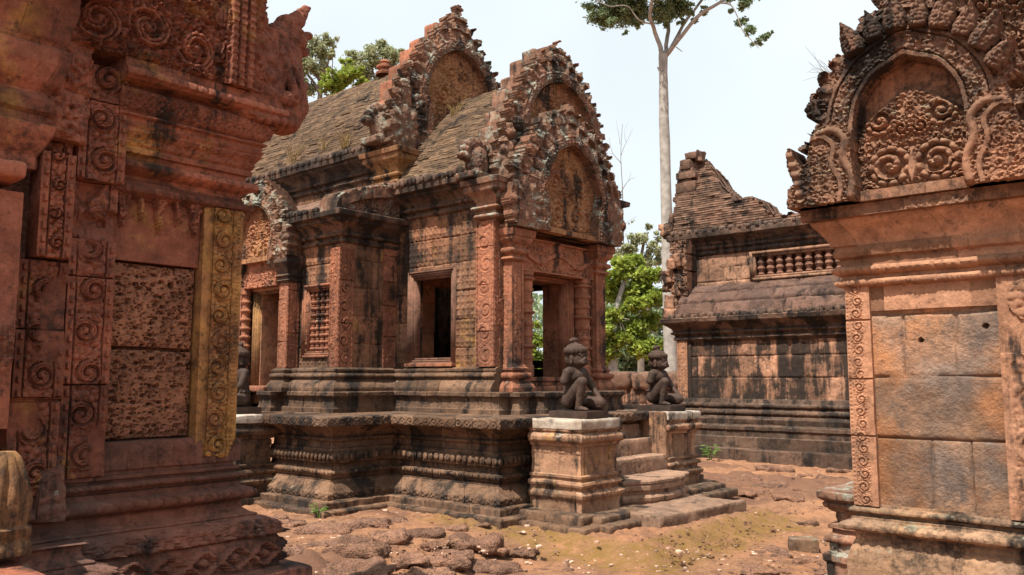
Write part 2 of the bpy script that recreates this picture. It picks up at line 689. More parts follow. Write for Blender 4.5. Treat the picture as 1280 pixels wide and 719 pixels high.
# ------------------------------------------------------------------ materials
def stone(name, c1, c2, dark=0.3, darkc=(.022, .018, .016), lich=0.15, lichc=(.30, .32, .26), ochre=0.0, ochrec=(.42, .24, .06), bump=.4, grain=70, pits=0.0, rough=.92, tonek=.55, big=1.3, spots=.5):
    m = bpy.data.materials.new(name)
    m.use_nodes = True
    t = m.node_tree
    N, L = t.nodes, t.links
    N.clear()
    o = N.new("ShaderNodeOutputMaterial")
    b = N.new("ShaderNodeBsdfPrincipled")
    b.inputs['Roughness'].default_value = rough
    b.inputs['Specular IOR Level'].default_value = .18
    L.new(b.outputs[0], o.inputs[0])
    g = N.new("ShaderNodeNewGeometry")

    def noise(sc, det=5, vec=None, rough_=.6):
        n = N.new("ShaderNodeTexNoise")
        n.inputs['Scale'].default_value = sc
        n.inputs['Detail'].default_value = det
        n.inputs['Roughness'].default_value = rough_
        L.new(vec if vec else g.outputs['Position'], n.inputs['Vector'])
        return n.outputs['Fac']

    def rng(x, a, bb, c=0, d=1):
        n = N.new("ShaderNodeMapRange")
        n.inputs[1].default_value, n.inputs[2].default_value = a, bb
        n.inputs[3].default_value, n.inputs[4].default_value = c, d
        L.new(x, n.inputs[0])
        return n.outputs[0]

    def mix(f, x, y):
        n = N.new("ShaderNodeMixRGB")
        if isinstance(f, float):
            n.inputs[0].default_value = f
        else:
            L.new(f, n.inputs[0])
        for i, q in ((1, x), (2, y)):
            if isinstance(q, tuple):
                n.inputs[i].default_value = q + (1,)
            else:
                L.new(q, n.inputs[i])
        return n.outputs[0]

    def mth(op, x, y):
        n = N.new("ShaderNodeMath")
        n.operation = op
        for i, q in ((0, x), (1, y)):
            if isinstance(q, (int, float)):
                n.inputs[i].default_value = q
            else:
                L.new(q, n.inputs[i])
        return n.outputs[0]
    col = mix(rng(noise(big, 4), .36, .64), c1, c2)
    if ochre:
        col = mix(rng(noise(1.9, 5), .62 - ochre * .3, .78 - ochre * .3, 0, .85), col, ochrec)
    # per-block tone and mid-size mottling
    a = N.new("ShaderNodeAttribute")
    a.attribute_name = "tone"
    tv = rng(a.outputs['Fac'], 0, 1, 1 - tonek, 1 + tonek)
    mo = rng(noise(7.5, 7, rough_=.72), .25, .75, .50, 1.50)
    gr = rng(noise(grain, 3), .2, .8, .82, 1.18)
    vm = N.new("ShaderNodeVectorMath")
    vm.operation = 'SCALE'
    L.new(col, vm.inputs[0])
    L.new(mth('MULTIPLY', mth('MULTIPLY', tv, mo), gr), vm.inputs['Scale'])
    col = vm.outputs[0]
    # black algae streaks running down
    if dark:
        mp = N.new("ShaderNodeMapping")
        mp.inputs['Scale'].default_value = (3.4, 3.4, .42)
        L.new(g.outputs['Position'], mp.inputs['Vector'])
        st = noise(1.0, 6, mp.outputs[0], .68)
        pa = noise(2.3, 7, None, .7)
        s1 = rng(mth('ADD', mth('MULTIPLY', st, .60), mth('MULTIPLY', pa, .40)), .645 - dark * .30, .70 - dark * .28, 0, .93)
        col = mix(s1, col, darkc)
    if lich:
        sx = N.new("ShaderNodeSeparateXYZ")
        L.new(g.outputs['Normal'], sx.inputs[0])
        up = rng(sx.outputs[2], -.1, .9, 0, .10)
        l1 = rng(mth('ADD', noise(5.5, 9, None, .75), up), .74 - lich * .32, .80 - lich * .26, 0, .8)
        col = mix(l1, col, lichc)
    if spots:
        sp = rng(mth('ADD', mth('MULTIPLY', noise(21, 6, None, .75), .6), mth('MULTIPLY', noise(2.7, 4), .4)), .60 - spots * .16, .70 - spots * .14, 0, .75)
        col = mix(sp, col, darkc)
        ls = rng(noise(27, 4, None, .7), .64, .74, 0, .40 * min(1, spots * 2))
        col = mix(ls, col, tuple(min(.5, q * 1.7 + .03) for q in c1))
    L.new(col, b.inputs['Base Color'])
    # fine grain, worn surface
    bp = N.new("ShaderNodeBump")
    bp.inputs['Strength'].default_value = bump
    bp.inputs['Distance'].default_value = .02
    hsum = mth('ADD', noise(grain * .55, 5, None, .7), mth('MULTIPLY', noise(11, 4), .9))
    if pits:
        v = N.new("ShaderNodeTexVoronoi")
        v.inputs['Scale'].default_value = 45
        L.new(g.outputs['Position'], v.inputs['Vector'])
        hsum = mth('ADD', hsum, rng(v.outputs['Distance'], 0, .5, -pits, 0))
    L.new(hsum, bp.inputs['Height'])
    L.new(bp.outputs[0], b.inputs['Normal'])
    return m


M = {}
M['temple_wall'] = stone('red_sandstone_wall', (.225, .106, .06), (.17, .094, .058), dark=.53, lich=.14, ochre=.10, spots=.6)
M['temple_base'] = stone('dark_sandstone', (.155, .088, .053), (.10, .062, .043), dark=.47, lich=.16, lichc=(.23, .185, .13), ochre=.0, spots=.6)
M['temple_trim'] = stone('pink_sandstone', (.30, .12, .068), (.21, .092, .057), dark=.40, lich=.12)
M['temple_pedi'] = stone('lichened_sandstone', (.22, .105, .066), (.15, .09, .062), dark=.46, lich=.60, lichc=(.27, .29, .24))
M['temple_tym'] = stone('ochre_carving', (.30, .15, .07), (.20, .085, .05), dark=.40, lich=.05)
M['roof'] = stone('old_roof_brick', (.125, .078, .046), (.092, .058, .037), dark=.38, lich=.28, lichc=(.24, .165, .08), bump=.7, grain=45)
M['cornice'] = stone('blackened_cornice', (.14, .08, .055), (.075, .055, .045), dark=.56, lich=.22, lichc=(.22, .235, .19))
M['ped'] = stone('pedestal_sandstone', (.26, .158, .10), (.25, .135, .083), dark=.38, lich=.30, lichc=(.32, .28, .22), ochre=.10)
M['ped_top'] = stone('white_lichen_slab', (.34, .26, .20), (.42, .36, .30), dark=.32, lich=.42, lichc=(.50, .48, .43), spots=.3)
M['near_red'] = stone('deep_red_sandstone', (.25, .088, .052), (.175, .066, .044), dark=.32, lich=.10, lichc=(.30, .17, .12), ochre=.10, bump=.5, spots=.6)
M['near_base'] = stone('deep_red_base', (.20, .078, .050), (.115, .06, .046), dark=.42, lich=.10, bump=.5)
M['near_yellow'] = stone('yellow_sandstone', (.36, .19, .06), (.23, .105, .05), dark=.30, lich=.10, lichc=(.30, .22, .12), big=3.0, spots=.6)
M['laterite'] = stone('pitted_laterite', (.29, .13, .075), (.20, .09, .055), dark=.14, lich=.02, bump=.9, pits=1.2, spots=.42)
M['right_wall'] = stone('warm_sandstone', (.33, .185, .11), (.19, .14, .115), dark=.26, darkc=(.085, .07, .064), lich=.18, lichc=(.19, .175, .16), ochre=.5, ochrec=(.37, .165, .075), spots=.45, bump=.8, big=2.2)
M['right_trim'] = stone('orange_sandstone', (.35, .172, .10), (.28, .148, .092), dark=.28, lich=.14, spots=.45)
M['right_pedi'] = stone('carved_warm_sandstone', (.25, .118, .07), (.17, .10, .066), dark=.44, lich=.34, lichc=(.28, .24, .16), spots=.65)
M['hall'] = stone('hall_sandstone', (.30, .155, .095), (.24, .13, .085), dark=.62, lich=.1, spots=.6)
M['hall_base'] = stone('hall_dark_base', (.11, .066, .046), (.085, .056, .042), dark=.48, lich=.12)
M['hall_roof'] = stone('hall_roof_laterite', (.16, .088, .06), (.13, .078, .055), dark=.36, lich=.22, lichc=(.26, .20, .15), bump=.7)
M['statue'] = stone('dark_statue_stone', (.062, .036, .026), (.048, .033, .027), dark=.1, lich=.06, lichc=(.12, .09, .07), bump=.3, rough=.7, spots=.2)
M['rock'] = stone('laterite_rubble', (.22, .115, .073), (.16, .088, .06), dark=.18, lich=.26, lichc=(.32, .18, .11), bump=1.0, pits=.8, tonek=.3)
M['chip'] = stone('pale_chips', (.50, .34, .26), (.42, .27, .19), dark=0, lich=0, spots=0)
M['ochre_trim'] = stone('ochre_trim', (.25, .135, .055), (.20, .095, .05), dark=.4, lich=.1)
M['frame'] = stone('frame_sandstone', (.19, .095, .064), (.14, .075, .054), dark=.36, lich=.1)
M['step'] = stone('worn_step', (.25, .15, .10), (.19, .12, .085), dark=.32, lich=.2, lichc=(.26, .22, .17))
M['right_base'] = stone('weathered_tan_base', (.32, .185, .105), (.23, .15, .105), dark=.42, lich=.34, lichc=(.22, .21, .15), ochre=.22, ochrec=(.34, .20, .08), spots=.7)
M['right_crest'] = stone('dark_leaf_crest', (.19, .098, .064), (.13, .08, .057), dark=.50, lich=.36, lichc=(.27, .22, .15), spots=.8)
M['hall_upper'] = stone('hall_upper_sandstone', (.30, .165, .105), (.24, .135, .09), dark=.36, lich=.14, spots=.6)
M['laterite_course'] = stone('dark_laterite_course', (.135, .075, .055), (.10, .062, .05), dark=.34, lich=.2, lichc=(.24, .18, .14), bump=.9, pits=.6)
M['inner'] = stone('inner_sandstone', (.24, .10, .055), (.17, .08, .05), dark=.2, lich=0)


def ground_mat():
    m = bpy.data.materials.new("red_earth")
    m.use_nodes = True
    t = m.node_tree
    N, L = t.nodes, t.links
    b = N["Principled BSDF"]
    b.inputs['Roughness'].default_value = .95
    b.inputs['Specular IOR Level'].default_value = .1
    g = N.new("ShaderNodeNewGeometry")

    def noise(sc, det=6, r=.65):
        n = N.new("ShaderNodeTexNoise")
        n.inputs['Scale'].default_value = sc
        n.inputs['Detail'].default_value = det
        n.inputs['Roughness'].default_value = r
        L.new(g.outputs['Position'], n.inputs['Vector'])
        return n.outputs['Fac']

    def mix(f, x, y):
        n = N.new("ShaderNodeMixRGB")
        if isinstance(f, float):
            n.inputs[0].default_value = f
        else:
            L.new(f, n.inputs[0])
        for i, q in ((1, x), (2, y)):
            if isinstance(q, tuple):
                n.inputs[i].default_value = q + (1,)
            else:
                L.new(q, n.inputs[i])
        return n.outputs[0]

    def rng(x, a, bb, c=0, d=1):
        n = N.new("ShaderNodeMapRange")
        n.inputs[1].default_value, n.inputs[2].default_value = a, bb
        n.inputs[3].default_value, n.inputs[4].default_value = c, d
        L.new(x, n.inputs[0])
        return n.outputs[0]
    c = mix(rng(noise(1.1), .38, .62), (.40, .195, .105), (.34, .18, .105))
    c = mix(rng(noise(3.2, 8, .72), .45, .60, 0, .85), c, (.20, .105, .066))
    c = mix(rng(noise(14, 8, .75), .52, .70, 0, .7), c, (.45, .27, .165))
    c = mix(rng(noise(34, 6, .75), .54, .64, 0, .7), c, (.14, .075, .05))
    rk = N.new("ShaderNodeAttribute")
    rk.attribute_name = "rocky"          # worn laterite paving flush with the earth
    c = mix(rng(rk.outputs['Fac'], .15, .6, 0, .8), c, (.165, .088, .06))
    at_ = N.new("ShaderNodeAttribute")
    at_.attribute_name = "tone"           # where moss grows
    mm = N.new("ShaderNodeMath")
    mm.operation = 'MULTIPLY'
    L.new(at_.outputs['Fac'], mm.inputs[0])
    L.new(rng(noise(6.5, 9, .8), .40, .56, .12, .95), mm.inputs[1])
    c = mix(mm.outputs[0], c, (.235, .14, .045))
    L.new(c, b.inputs['Base Color'])
    bp = N.new("ShaderNodeBump")
    bp.inputs['Strength'].default_value = 1.0
    bp.inputs['Distance'].default_value = .035
    L.new(noise(30, 12, .82), bp.inputs['Height'])
    L.new(bp.outputs[0], b.inputs['Normal'])
    return m


M['ground'] = ground_mat()


def plain(name, c, rough=.9, var=.3, sc=20):
    m = bpy.data.materials.new(name)
    m.use_nodes = True
    t = m.node_tree
    N, L = t.nodes, t.links
    b = N["Principled BSDF"]
    b.inputs['Roughness'].default_value = rough
    b.inputs['Specular IOR Level'].default_value = .15
    n = N.new("ShaderNodeTexNoise")
    n.inputs['Scale'].default_value = sc
    n.inputs['Detail'].default_value = 6
    g = N.new("ShaderNodeNewGeometry")
    L.new(g.outputs['Position'], n.inputs['Vector'])
    mr = N.new("ShaderNodeMapRange")
    mr.inputs[1].default_value, mr.inputs[2].default_value = .3, .7
    mr.inputs[3].default_value, mr.inputs[4].default_value = 1 - var, 1 + var
    L.new(n.outputs['Fac'], mr.inputs[0])
    vm = N.new("ShaderNodeVectorMath")
    vm.operation = 'SCALE'
    vm.inputs[0].default_value = c
    L.new(mr.outputs[0], vm.inputs['Scale'])
    L.new(vm.outputs[0], b.inputs['Base Color'])
    bp = N.new("ShaderNodeBump")
    bp.inputs['Strength'].default_value = .3
    L.new(n.outputs['Fac'], bp.inputs['Height'])
    L.new(bp.outputs[0], b.inputs['Normal'])
    return m


def leafmat(name, c1, c2):
    m = bpy.data.materials.new(name)
    m.use_nodes = True
    t = m.node_tree
    N, L = t.nodes, t.links
    b = N["Principled BSDF"]
    b.inputs['Roughness'].default_value = .6
    b.inputs['Specular IOR Level'].default_value = .25
    a = N.new("ShaderNodeAttribute")
    a.attribute_name = "tone"
    mx = N.new("ShaderNodeMixRGB")
    mx.inputs[1].default_value = c1 + (1,)
    mx.inputs[2].default_value = c2 + (1,)
    L.new(a.outputs['Fac'], mx.inputs[0])
    L.new(mx.outputs[0], b.inputs['Base Color'])
    tr = N.new("ShaderNodeBsdfTranslucent")
    L.new(mx.outputs[0], tr.inputs['Color'])
    ms = N.new("ShaderNodeMixShader")
    ms.inputs[0].default_value = .4
    L.new(b.outputs[0], ms.inputs[1])
    L.new(tr.outputs[0], ms.inputs[2])
    o = N["Material Output"]
    L.new(ms.outputs[0], o.inputs[0])
    return m


M['bark'] = plain('pale_bark', (.30, .275, .25), sc=4, var=.3)
M['bark_dark'] = plain('grey_bark', (.17, .14, .115), sc=6)
M['leaf_bright'] = leafmat('bright_leaf', (.17, .24, .035), (.36, .42, .075))
M['leaf_mid'] = leafmat('mid_leaf', (.14, .20, .105), (.28, .36, .20))
M['leaf_dull'] = leafmat('dull_leaf', (.25, .28, .15), (.40, .42, .25))
M['weed'] = leafmat('weed_leaf', (.10, .20, .035), (.22, .33, .09))
M['straw'] = leafmat('straw', (.30, .20, .08), (.42, .30, .13))
X_, Y_, Z_ = np.eye(3)

# ================================================================== GROUND
def gh(x, y):
    """ground height: worn red earth, a low bank under the stair slab"""
    x = np.asarray(x, float)
    y = np.asarray(y, float)
    h = fbm(x * .35, y * .35, None, 3, 2) * .05 + fbm(x * 2.1, y * 2.1, None, 4, 4) * .03
    far = np.hypot(x + 6, y - 8)
    h = h * np.clip(1.6 - far / 40, .2, 1)
    # earth bank around the slab in front of the steps
    dx = np.maximum(0, np.abs(x + 5.75) - .98)
    dy = np.maximum(0, np.abs(y - 8.75) - 1.42)
    d = np.hypot(dx, dy) + .10 * fbm(x * 2.6, y * 2.6, None, 3, 13)
    bank = sm(.62, 0.0, d)
    low = .20 * sm(-6.4, -5.3, x) * sm(14, 10, y) * (1 - bank)
    h = h * (1 - .6 * bank) - low - .03 * bank
    # a low bank against the terrace
    return h


def build_ground():
    def axis(lo, hi, step, far0, far1):
        a = list(np.arange(lo, hi, step))
        s, x = step, hi
        r = []
        while x < far1:
            r.append(x)
            s *= 1.18
            x += s
        s, x = step, lo
        l = []
        while x > far0:
            s *= 1.18
            x -= s
            l.append(x)
        return np.array(l[::-1] + a + r)
    xs = axis(-9.2, -1.6, .03, -900, 900)
    ys = axis(3.2, 16.2, .035, -900, 1200)
    x, y = np.meshgrid(xs, ys, indexing='ij')
    h = gh(x, y)
    # crumbly detail close by
    near = np.clip(1.5 - np.hypot(x + 5, y - 8) / 9, 0, 1)
    f1, f2, i = worley(x + .06 * fbm(x * 5, y * 5, None, 2, 1), y, .42, 77)
    h = h + near * (fbm(x * 7, y * 7, None, 4, 6) * .026 + np.maximum(0, fbm(x * 11, y * 11, None, 3, 16) - .15) * .05)
    # flush worn paving: domed laterite lumps half sunk in the earth
    pav = np.clip(sm(.2, .5, fbm(x * .55 + 3.3, y * .55, None, 3, 21) + .28 - .9 * sm(-5.6, -4.6, x) * sm(12.2, 10.5, y)), 0, 1)
    lump = np.sqrt(np.clip(f2 - f1, 0, .55) / .55)
    h = h + near * pav * (lump * .075 * (.4 + i) - .02 + fbm(x * 16, y * 16, None, 3, 9) * .008)
    V = np.stack([x, y, h], -1)
    dx = np.maximum(0, np.abs(x + 5.75) - .98)
    dy = np.maximum(0, np.abs(y - 8.75) - 1.42)
    d = np.hypot(dx, dy)
    moss = sm(.85, .45, d + .3 * fbm(x * 2, y * 2, None, 3, 11)) * sm(.0, .12, d)
    rocky = np.clip(near * pav * sm(.12, .4, lump) * (.5 + .6 * i), 0, 1)
    g = mk("ground", V.reshape(-1, 3), grid_faces(len(xs), len(ys)), M['ground'], None, moss.ravel(), angle=0)
    ra = g.data.attributes.new("rocky", 'FLOAT', 'POINT')
    ra.data.foreach_set("value", rocky.ravel().astype(np.float32))
    g["kind"] = "structure"
    return g


build_ground()

# ================================================================== relief patterns
def flowers(u, v, c=.092):
    x, y = (u / c) % 1 - .5, (v / c) % 1 - .5
    r = np.hypot(x, y)
    th = np.arctan2(y, x)
    pet = np.clip(.44 * (.62 + .38 * np.abs(np.cos(2 * th))) - r, 0, .2) / .2
    eye = np.sqrt(np.clip(1 - (r / .13) ** 2, 0, 1))
    gr = (np.maximum(np.abs(x), np.abs(y)) > .455) * .2
    return np.maximum(np.maximum(pet * .8 * (r > .14), eye), gr)


def chain(u, v, W, pitch=None, seed=0, edge=True, m=.03):
    """upright scroll of curled medallions between beaded fillets"""
    pitch = pitch or W * .95
    iw = W - 2 * m if edge else W
    R = min(iw, pitch) * .47
    k = np.floor(v / pitch)
    cy = (k + .5) * pitch
    alt = np.where(k % 2 == 0, 1, -1)
    x = (u - W / 2 - alt * .06 * W) * alt
    y = v - cy
    r = np.hypot(x, y) / R
    th = np.arctan2(y, x)
    s = (th / (2 * math.pi) + 1.7 * r) % 1.0
    q = np.abs(s - .5)
    rid = sm(.38, .25, q) * (.86 + .14 * np.abs(np.sin(th * 6 + r * 5))) - .30 * sm(.07, .02, q)
    eye = np.sqrt(np.clip(1 - (r / .24) ** 2, 0, 1))
    ring = r * (1 + .10 * np.abs(np.sin(th * 5.5)))
    h = np.where(ring < 1.02, np.maximum(rid * .85, eye), np.maximum(domes(u, v, W * .15, seed) * .75, domes(u, v, W * .07, seed + 1) * .5))
    h = h * (.8 + .3 * fbm(u * 9, v * 9, None, 2, seed))
    if edge:
        e = np.minimum(u, W - u)
        fil = e < m
        bead = .35 + .3 * (np.sin(v / .012) > 0) * (e > m * .35) * (e < m * .8)
        h = np.where(fil, bead * 1.2, h)
        h = np.where((e >= m) & (e < m + .008), -.2, h)
    return h


def pilaster(name, O, U, W, H, mat, parent, depth=.022, res=.008, thick=.1, pitch=None, seed=0, blocks=True, worn=.0, edge=.03):
    def fun(u, v):
        h = chain(u, v, W, pitch, seed, m=edge) * depth
        tone = np.full(u.shape, .5)
        if worn:
            wmask = sm(.15, .4, fbm(u * 4 + seed, v * 2.2, None, 4, seed + 3) + worn)
            h = h * (1 - wmask) + wmask * .004 * fbm(u * 20, v * 20, None, 3, 1)
        if blocks:
            rr = random.Random(seed)
            z = 0
            while z < H:
                z2 = z + rr.uniform(.35, .65)
                inb = (v >= z) & (v < z2)
                h = h + np.where(inb, rr.uniform(-.008, .008), 0)
                tone = np.where(inb, .5 + rr.uniform(-.25, .25), tone)
                h = np.where(np.abs(v - z2) < res * .7, -.012, h)
                z = z2
        return h, tone, None
    return hf(name, O, U, Z_, W, H, res, fun, mat, parent, thick)


def blockwall(name, O, U, W, H, mat, parent, courses, res=.012, lens=(.35, .8), pattern=None, pdepth=.01, holes=(), thick=.3, seed=0, jit=.006, gap=.007, gdep=.014, worn=.006, tonev=.28, chips=.3, back=False, outline=None, dowels=(), depthfun=None, joints=None, tones=None):
    """coursed masonry; holes=[(u0,u1,v0,v1)] are real openings"""
    def fun(u, v):
        rr = random.Random(seed)
        h = np.zeros(u.shape)
        tone = np.full(u.shape, .5)
        cz = list(courses)
        # courses waver slightly
        vw = v + .006 * fbm(u * 1.7, v * .8, None, 2, seed)
        for c in range(len(cz) - 1):
            js, s = [], rr.uniform(.05, lens[1])
            while s < W - .08:
                js.append(s)
                s += rr.uniform(*lens)
            if joints is not None:
                js = list(joints[c])
            js = np.array(js + [W + 9])
            uw = u + .006 * fbm(v * 3, u * 1.1, None, 2, seed + c)
            bi = np.searchsorted(js, uw.ravel()).reshape(u.shape)
            off = np.array([rr.uniform(-jit, jit) for _ in js] + [0, 0])
            tn = np.array([rr.uniform(-tonev, tonev) for _ in js] + [0, 0])
            if tones is not None:
                tn = np.array(list(tones[c]) + [0, 0])
            inb = (vw >= cz[c]) & (vw < cz[c + 1] if c < len(cz) - 2 else vw < 99)
            dj = np.min(np.abs(uw[..., None] - js), -1)
            dz = np.minimum(np.abs(vw - cz[c]) if c else 9, np.abs(vw - cz[c + 1]) if c < len(cz) - 2 else 9)
            de = np.minimum(dj, dz)
            wob = gap * (.35 + 1.3 * vn(u * 7, v * 7, None, seed + 2) + 1.6 * np.maximum(0, fbm(u * 3.1, v * 3.1, None, 3, seed + 7) - .25) * 3)
            hb = off[bi] - gdep * sm(wob * 1.5, wob * .5, de) - .006 * sm(.035, 0, de)
            h = np.where(inb, hb, h)
            tone = np.where(inb, .5 + tn[bi], tone)
        h = h + worn * fbm(u * 9, v * 9, None, 4, seed + 1)
        dm = sm(.28, .5, fbm(u * 2.3, v * 2.3, None, 4, seed + 8) + chips - .3)
        if pattern is not None:
            h = h + pattern(u, v) * pdepth * (1 - dm)
        h = h - dm * .012 * vn(u * 30, v * 30, None, 3)
        for (a, b, r) in dowels:
            h = np.where(np.hypot(u - a, v - b) < r, -.06, h)
        if depthfun is not None:
            h = h + depthfun(u, v)
        mask = None
        if holes or outline is not None:
            mask = np.ones(u.shape, bool)
            for (a, b, c, d) in holes:
                mask &= ~((u > a) & (u < b) & (v > c) & (v < d))
            if outline is not None:
                mask &= outline(u, v)
        return h, tone, mask
    return hf(name, O, U, Z_, W, H, res, fun, mat, parent, thick, back)


def block(name, c, s, mat, parent=None, tone=.5, **k):
    V, F = box_data(c, s, **k)
    return mk(name, V, F, mat, parent, np.full(len(V), tone), angle=45)


def frame_data(acc, O, U, w, h, steps, depth0=.0):
    """moulded frame round an opening of w x h; steps=[(inner, outer, depth)] strips, O at the lower left inner corner"""
    O = np.asarray(O, float)
    N = np.cross(U, Z_)
    for (a, b, d) in steps:
        for (u0, u1, v0, v1) in ((-b, -a, -b, h + b), (w + a, w + b, -b, h + b), (-a, w + a, h + a, h + b), (-a, w + a, -b, -a)):
            q = np.array([[u0, v0], [u1, v0], [u1, v1], [u0, v1]])
            f = O + q[:, :1] * U + q[:, 1:] * Z_ + N * d
            bk = O + q[:, :1] * U + q[:, 1:] * Z_ - N * .12
            V = np.concatenate([f, bk])
            F = [[0, 1, 2, 3], [1, 0, 4, 5], [2, 1, 5, 6], [3, 2, 6, 7], [0, 3, 7, 4]]
            acc.add(V, F)


# ---- pediments --------------------------------------------------------------
def polyline_dist(u, v, pts):
    """unsigned distance and arc length along a polyline"""
    best = np.full(u.shape, 1e9)
    sb = np.zeros(u.shape)
    s0 = 0
    for a, b in zip(pts[:-1], pts[1:]):
        d = b - a
        L = np.hypot(*d)
        if L < 1e-9:
            continue
        t = np.clip(((u - a[0]) * d[0] + (v - a[1]) * d[1]) / L ** 2, 0, 1)
        q = np.hypot(u - a[0] - t * d[0], v - a[1] - t * d[1])
        cl = q < best
        best = np.where(cl, q, best)
        sb = np.where(cl, s0 + t * L, sb)
        s0 += L
    return best, sb


def inside(u, v, pts):
    r = np.zeros(u.shape, bool)
    n = len(pts)
    for i in range(n):
        x0, y0 = pts[i]
        x1, y1 = pts[(i + 1) % n]
        if y0 == y1:
            continue
        c = ((y0 > v) != (y1 > v)) & (u < (x1 - x0) * (v - y0) / (y1 - y0) + x0)
        r ^= c
    return r


def pediment_fun(outer, arch, band=.10, leaf=.22, lleng=.12, tdepth=-.06, fol=.05, fk=1.0, seed=0, tymp_top=None, W2=None, corner=None, worn=.15, leafdepth=.075, rimr=.02):
    """outer / arch: right half outlines (x>=0) from the base to the apex"""
    oh = smoothpath(outer, 5)
    ah = smoothpath(arch, 6)
    ofull = np.concatenate([oh * [1, 1], (oh * [-1, 1])[::-1]])
    afull = np.concatenate([ah * [1, 1], (ah * [-1, 1])[::-1]])
    apoly = np.concatenate([[[ah[0][0], -.2]], afull, [[-ah[0][0], -.2]]])
    opoly = np.concatenate([[[oh[0][0], -.2]], ofull, [[-oh[0][0], -.2]]])

    def fun(u, v):
        x = u - W2
        xx = np.abs(x) + 0 * v
        do, so = polyline_dist(xx, v, oh)
        da, sa = polyline_dist(xx, v, ah)
        ino = inside(x, v, opoly)
        ina = inside(x, v, apoly)
        sd = np.where(ino, -do, do)
        # silhouettes: pointed leaves standing on the edge
        f = np.abs((so / leaf) % 1 - .35)
        f = np.where(f > .5, 1 - f, f) * 2
        tip = lleng * (1 - f ** 1.5) - lleng * .45
        tip = np.where(v < .03, 0, tip)
        mask = sd < tip * (1 + .4 * fbm(x * 3, v * 3, None, 2, seed))
        mask &= (v > .0) | (np.abs(x) < oh[0][0])
        # surface
        q = da                                     # distance outside the arch
        outm = ~ina
        # leaf crest: tongues along the arch, covered with buds
        qq = np.maximum(q - band, 0) / (leaf * .95)
        row = np.floor(qq)
        bb = qq - row
        aa = (sa / leaf + .5 * (row % 2)) % 1 - .5
        hw = .50 * np.clip(1 - bb ** 1.7, 0.02, 1)
        inl = np.clip(1 - (np.abs(aa) / hw) ** 2, 0, 1)
        tong = np.sqrt(inl) * leafdepth * (1.15 - .5 * bb) + .012 * (np.abs(aa) < .05)
        rimm = ((np.abs(aa) / hw) > .78) * (np.abs(aa) < hw) * .016
        fo = foliage(x, v, fk * .75, seed + 4)
        h = np.where(outm, tong + rimm + fo * fol * .42 + .01, 0)
        h = np.where(outm, h - np.minimum(row * .02, .08), h)
        # the serpent's body as a moulded band
        inband = outm & (q < band)
        t = q / band
        prof = .075 + .02 * np.sin(np.pi * np.clip(t, 0, 1)) + foliage(sa, q, .9 * fk, seed + 2) * .045 * (t > .2) * (t < .8)
        rim = ((t < .16) | (t > .84)) * .03
        h = np.where(inband, prof + rim, h)
        # tympanum
        ty = tdepth + fo * 0
        
        fo2 = foliage(np.abs(x) + .03, v, fk * .8, seed + 9) * .72
        aw, ahh = ah[0][0], ah[-1][1]
        for (ca, cb, cr, dd) in ((.40, .24, .27, 1), (.52, .58, .20, -1), (.78, .08, .13, -1), (.16, .50, .12, 1), (.24, .80, .15, 1)):
            ro, r = rosette(np.abs(x), v, ca * aw, cb * ahh, cr * aw, dd, ca)
            fo2 = np.where(r < 1.42, np.maximum(ro, .15 * fo2), fo2)
        loz = np.clip(1 - (np.abs(x) / (.13 * aw) + np.abs(v - .2 * ahh) / (.2 * ahh)), 0, 1)
        fo2 = np.maximum(fo2, np.minimum(1, loz * 2.2))
        lim = 1.0
        if tymp_top is not None:
            lim = sm(.03, -.03, v - tymp_top * (1 - .35 * (np.abs(x) / ah[0][0]) ** 1.3))
        ty = tdepth + (fo2 * fol * 1.25 + .02) * lim
        h = np.where(ina, ty, h)
        # base fillet
        h = np.where((v < .07) & ~inband, np.maximum(h, .05 + .018 * (np.abs(np.sin(x * 40)) ** .5)), h)
        if corner:
            for (cx, cy, r0) in corner:
                xl, yl = xx - cx, v - cy
                rr = np.hypot(xl, yl) / r0
                th = np.arctan2(yl, xl)
                rays = .5 + .5 * np.cos(th * 9)
                fan = np.where(rr < 1, .075 * np.sqrt(np.clip(1 - rr ** 2, 0, 1)) + .035 * rays * sm(.3, .6, rr) + .02 * fo, -9)
                h = np.maximum(h, fan)
                mask |= (rr < .86 + .14 * np.abs(np.cos(th * 4.5))) & (v > 0)
        h = h + .012 * fbm(x * 8, v * 8, None, 4, seed) - worn * .1 * np.maximum(0, fbm(x * 2.2, v * 2.2, None, 4, seed + 6) - .1)
        tone = .5 + .25 * fbm(x * 1.5, v * 1.5, None, 3, seed + 3)
        tone = np.where(ina, tone + .05, tone)
        return h, tone, mask
    return fun


def pediment(name, C, U, outer, arch, mat, parent, res=.012, thick=.3, pad=.2, back=True, **k):
    W2 = max(p[0] for p in outer) + pad
    H = max(p[1] for p in outer) + pad
    fun = pediment_fun(outer, arch, W2=W2, **k)
    O = np.asarray(C, float) - np.asarray(U, float) * W2
    return hf(name, O, U, Z_, 2 * W2, H, res, fun, mat, parent, thick, back)


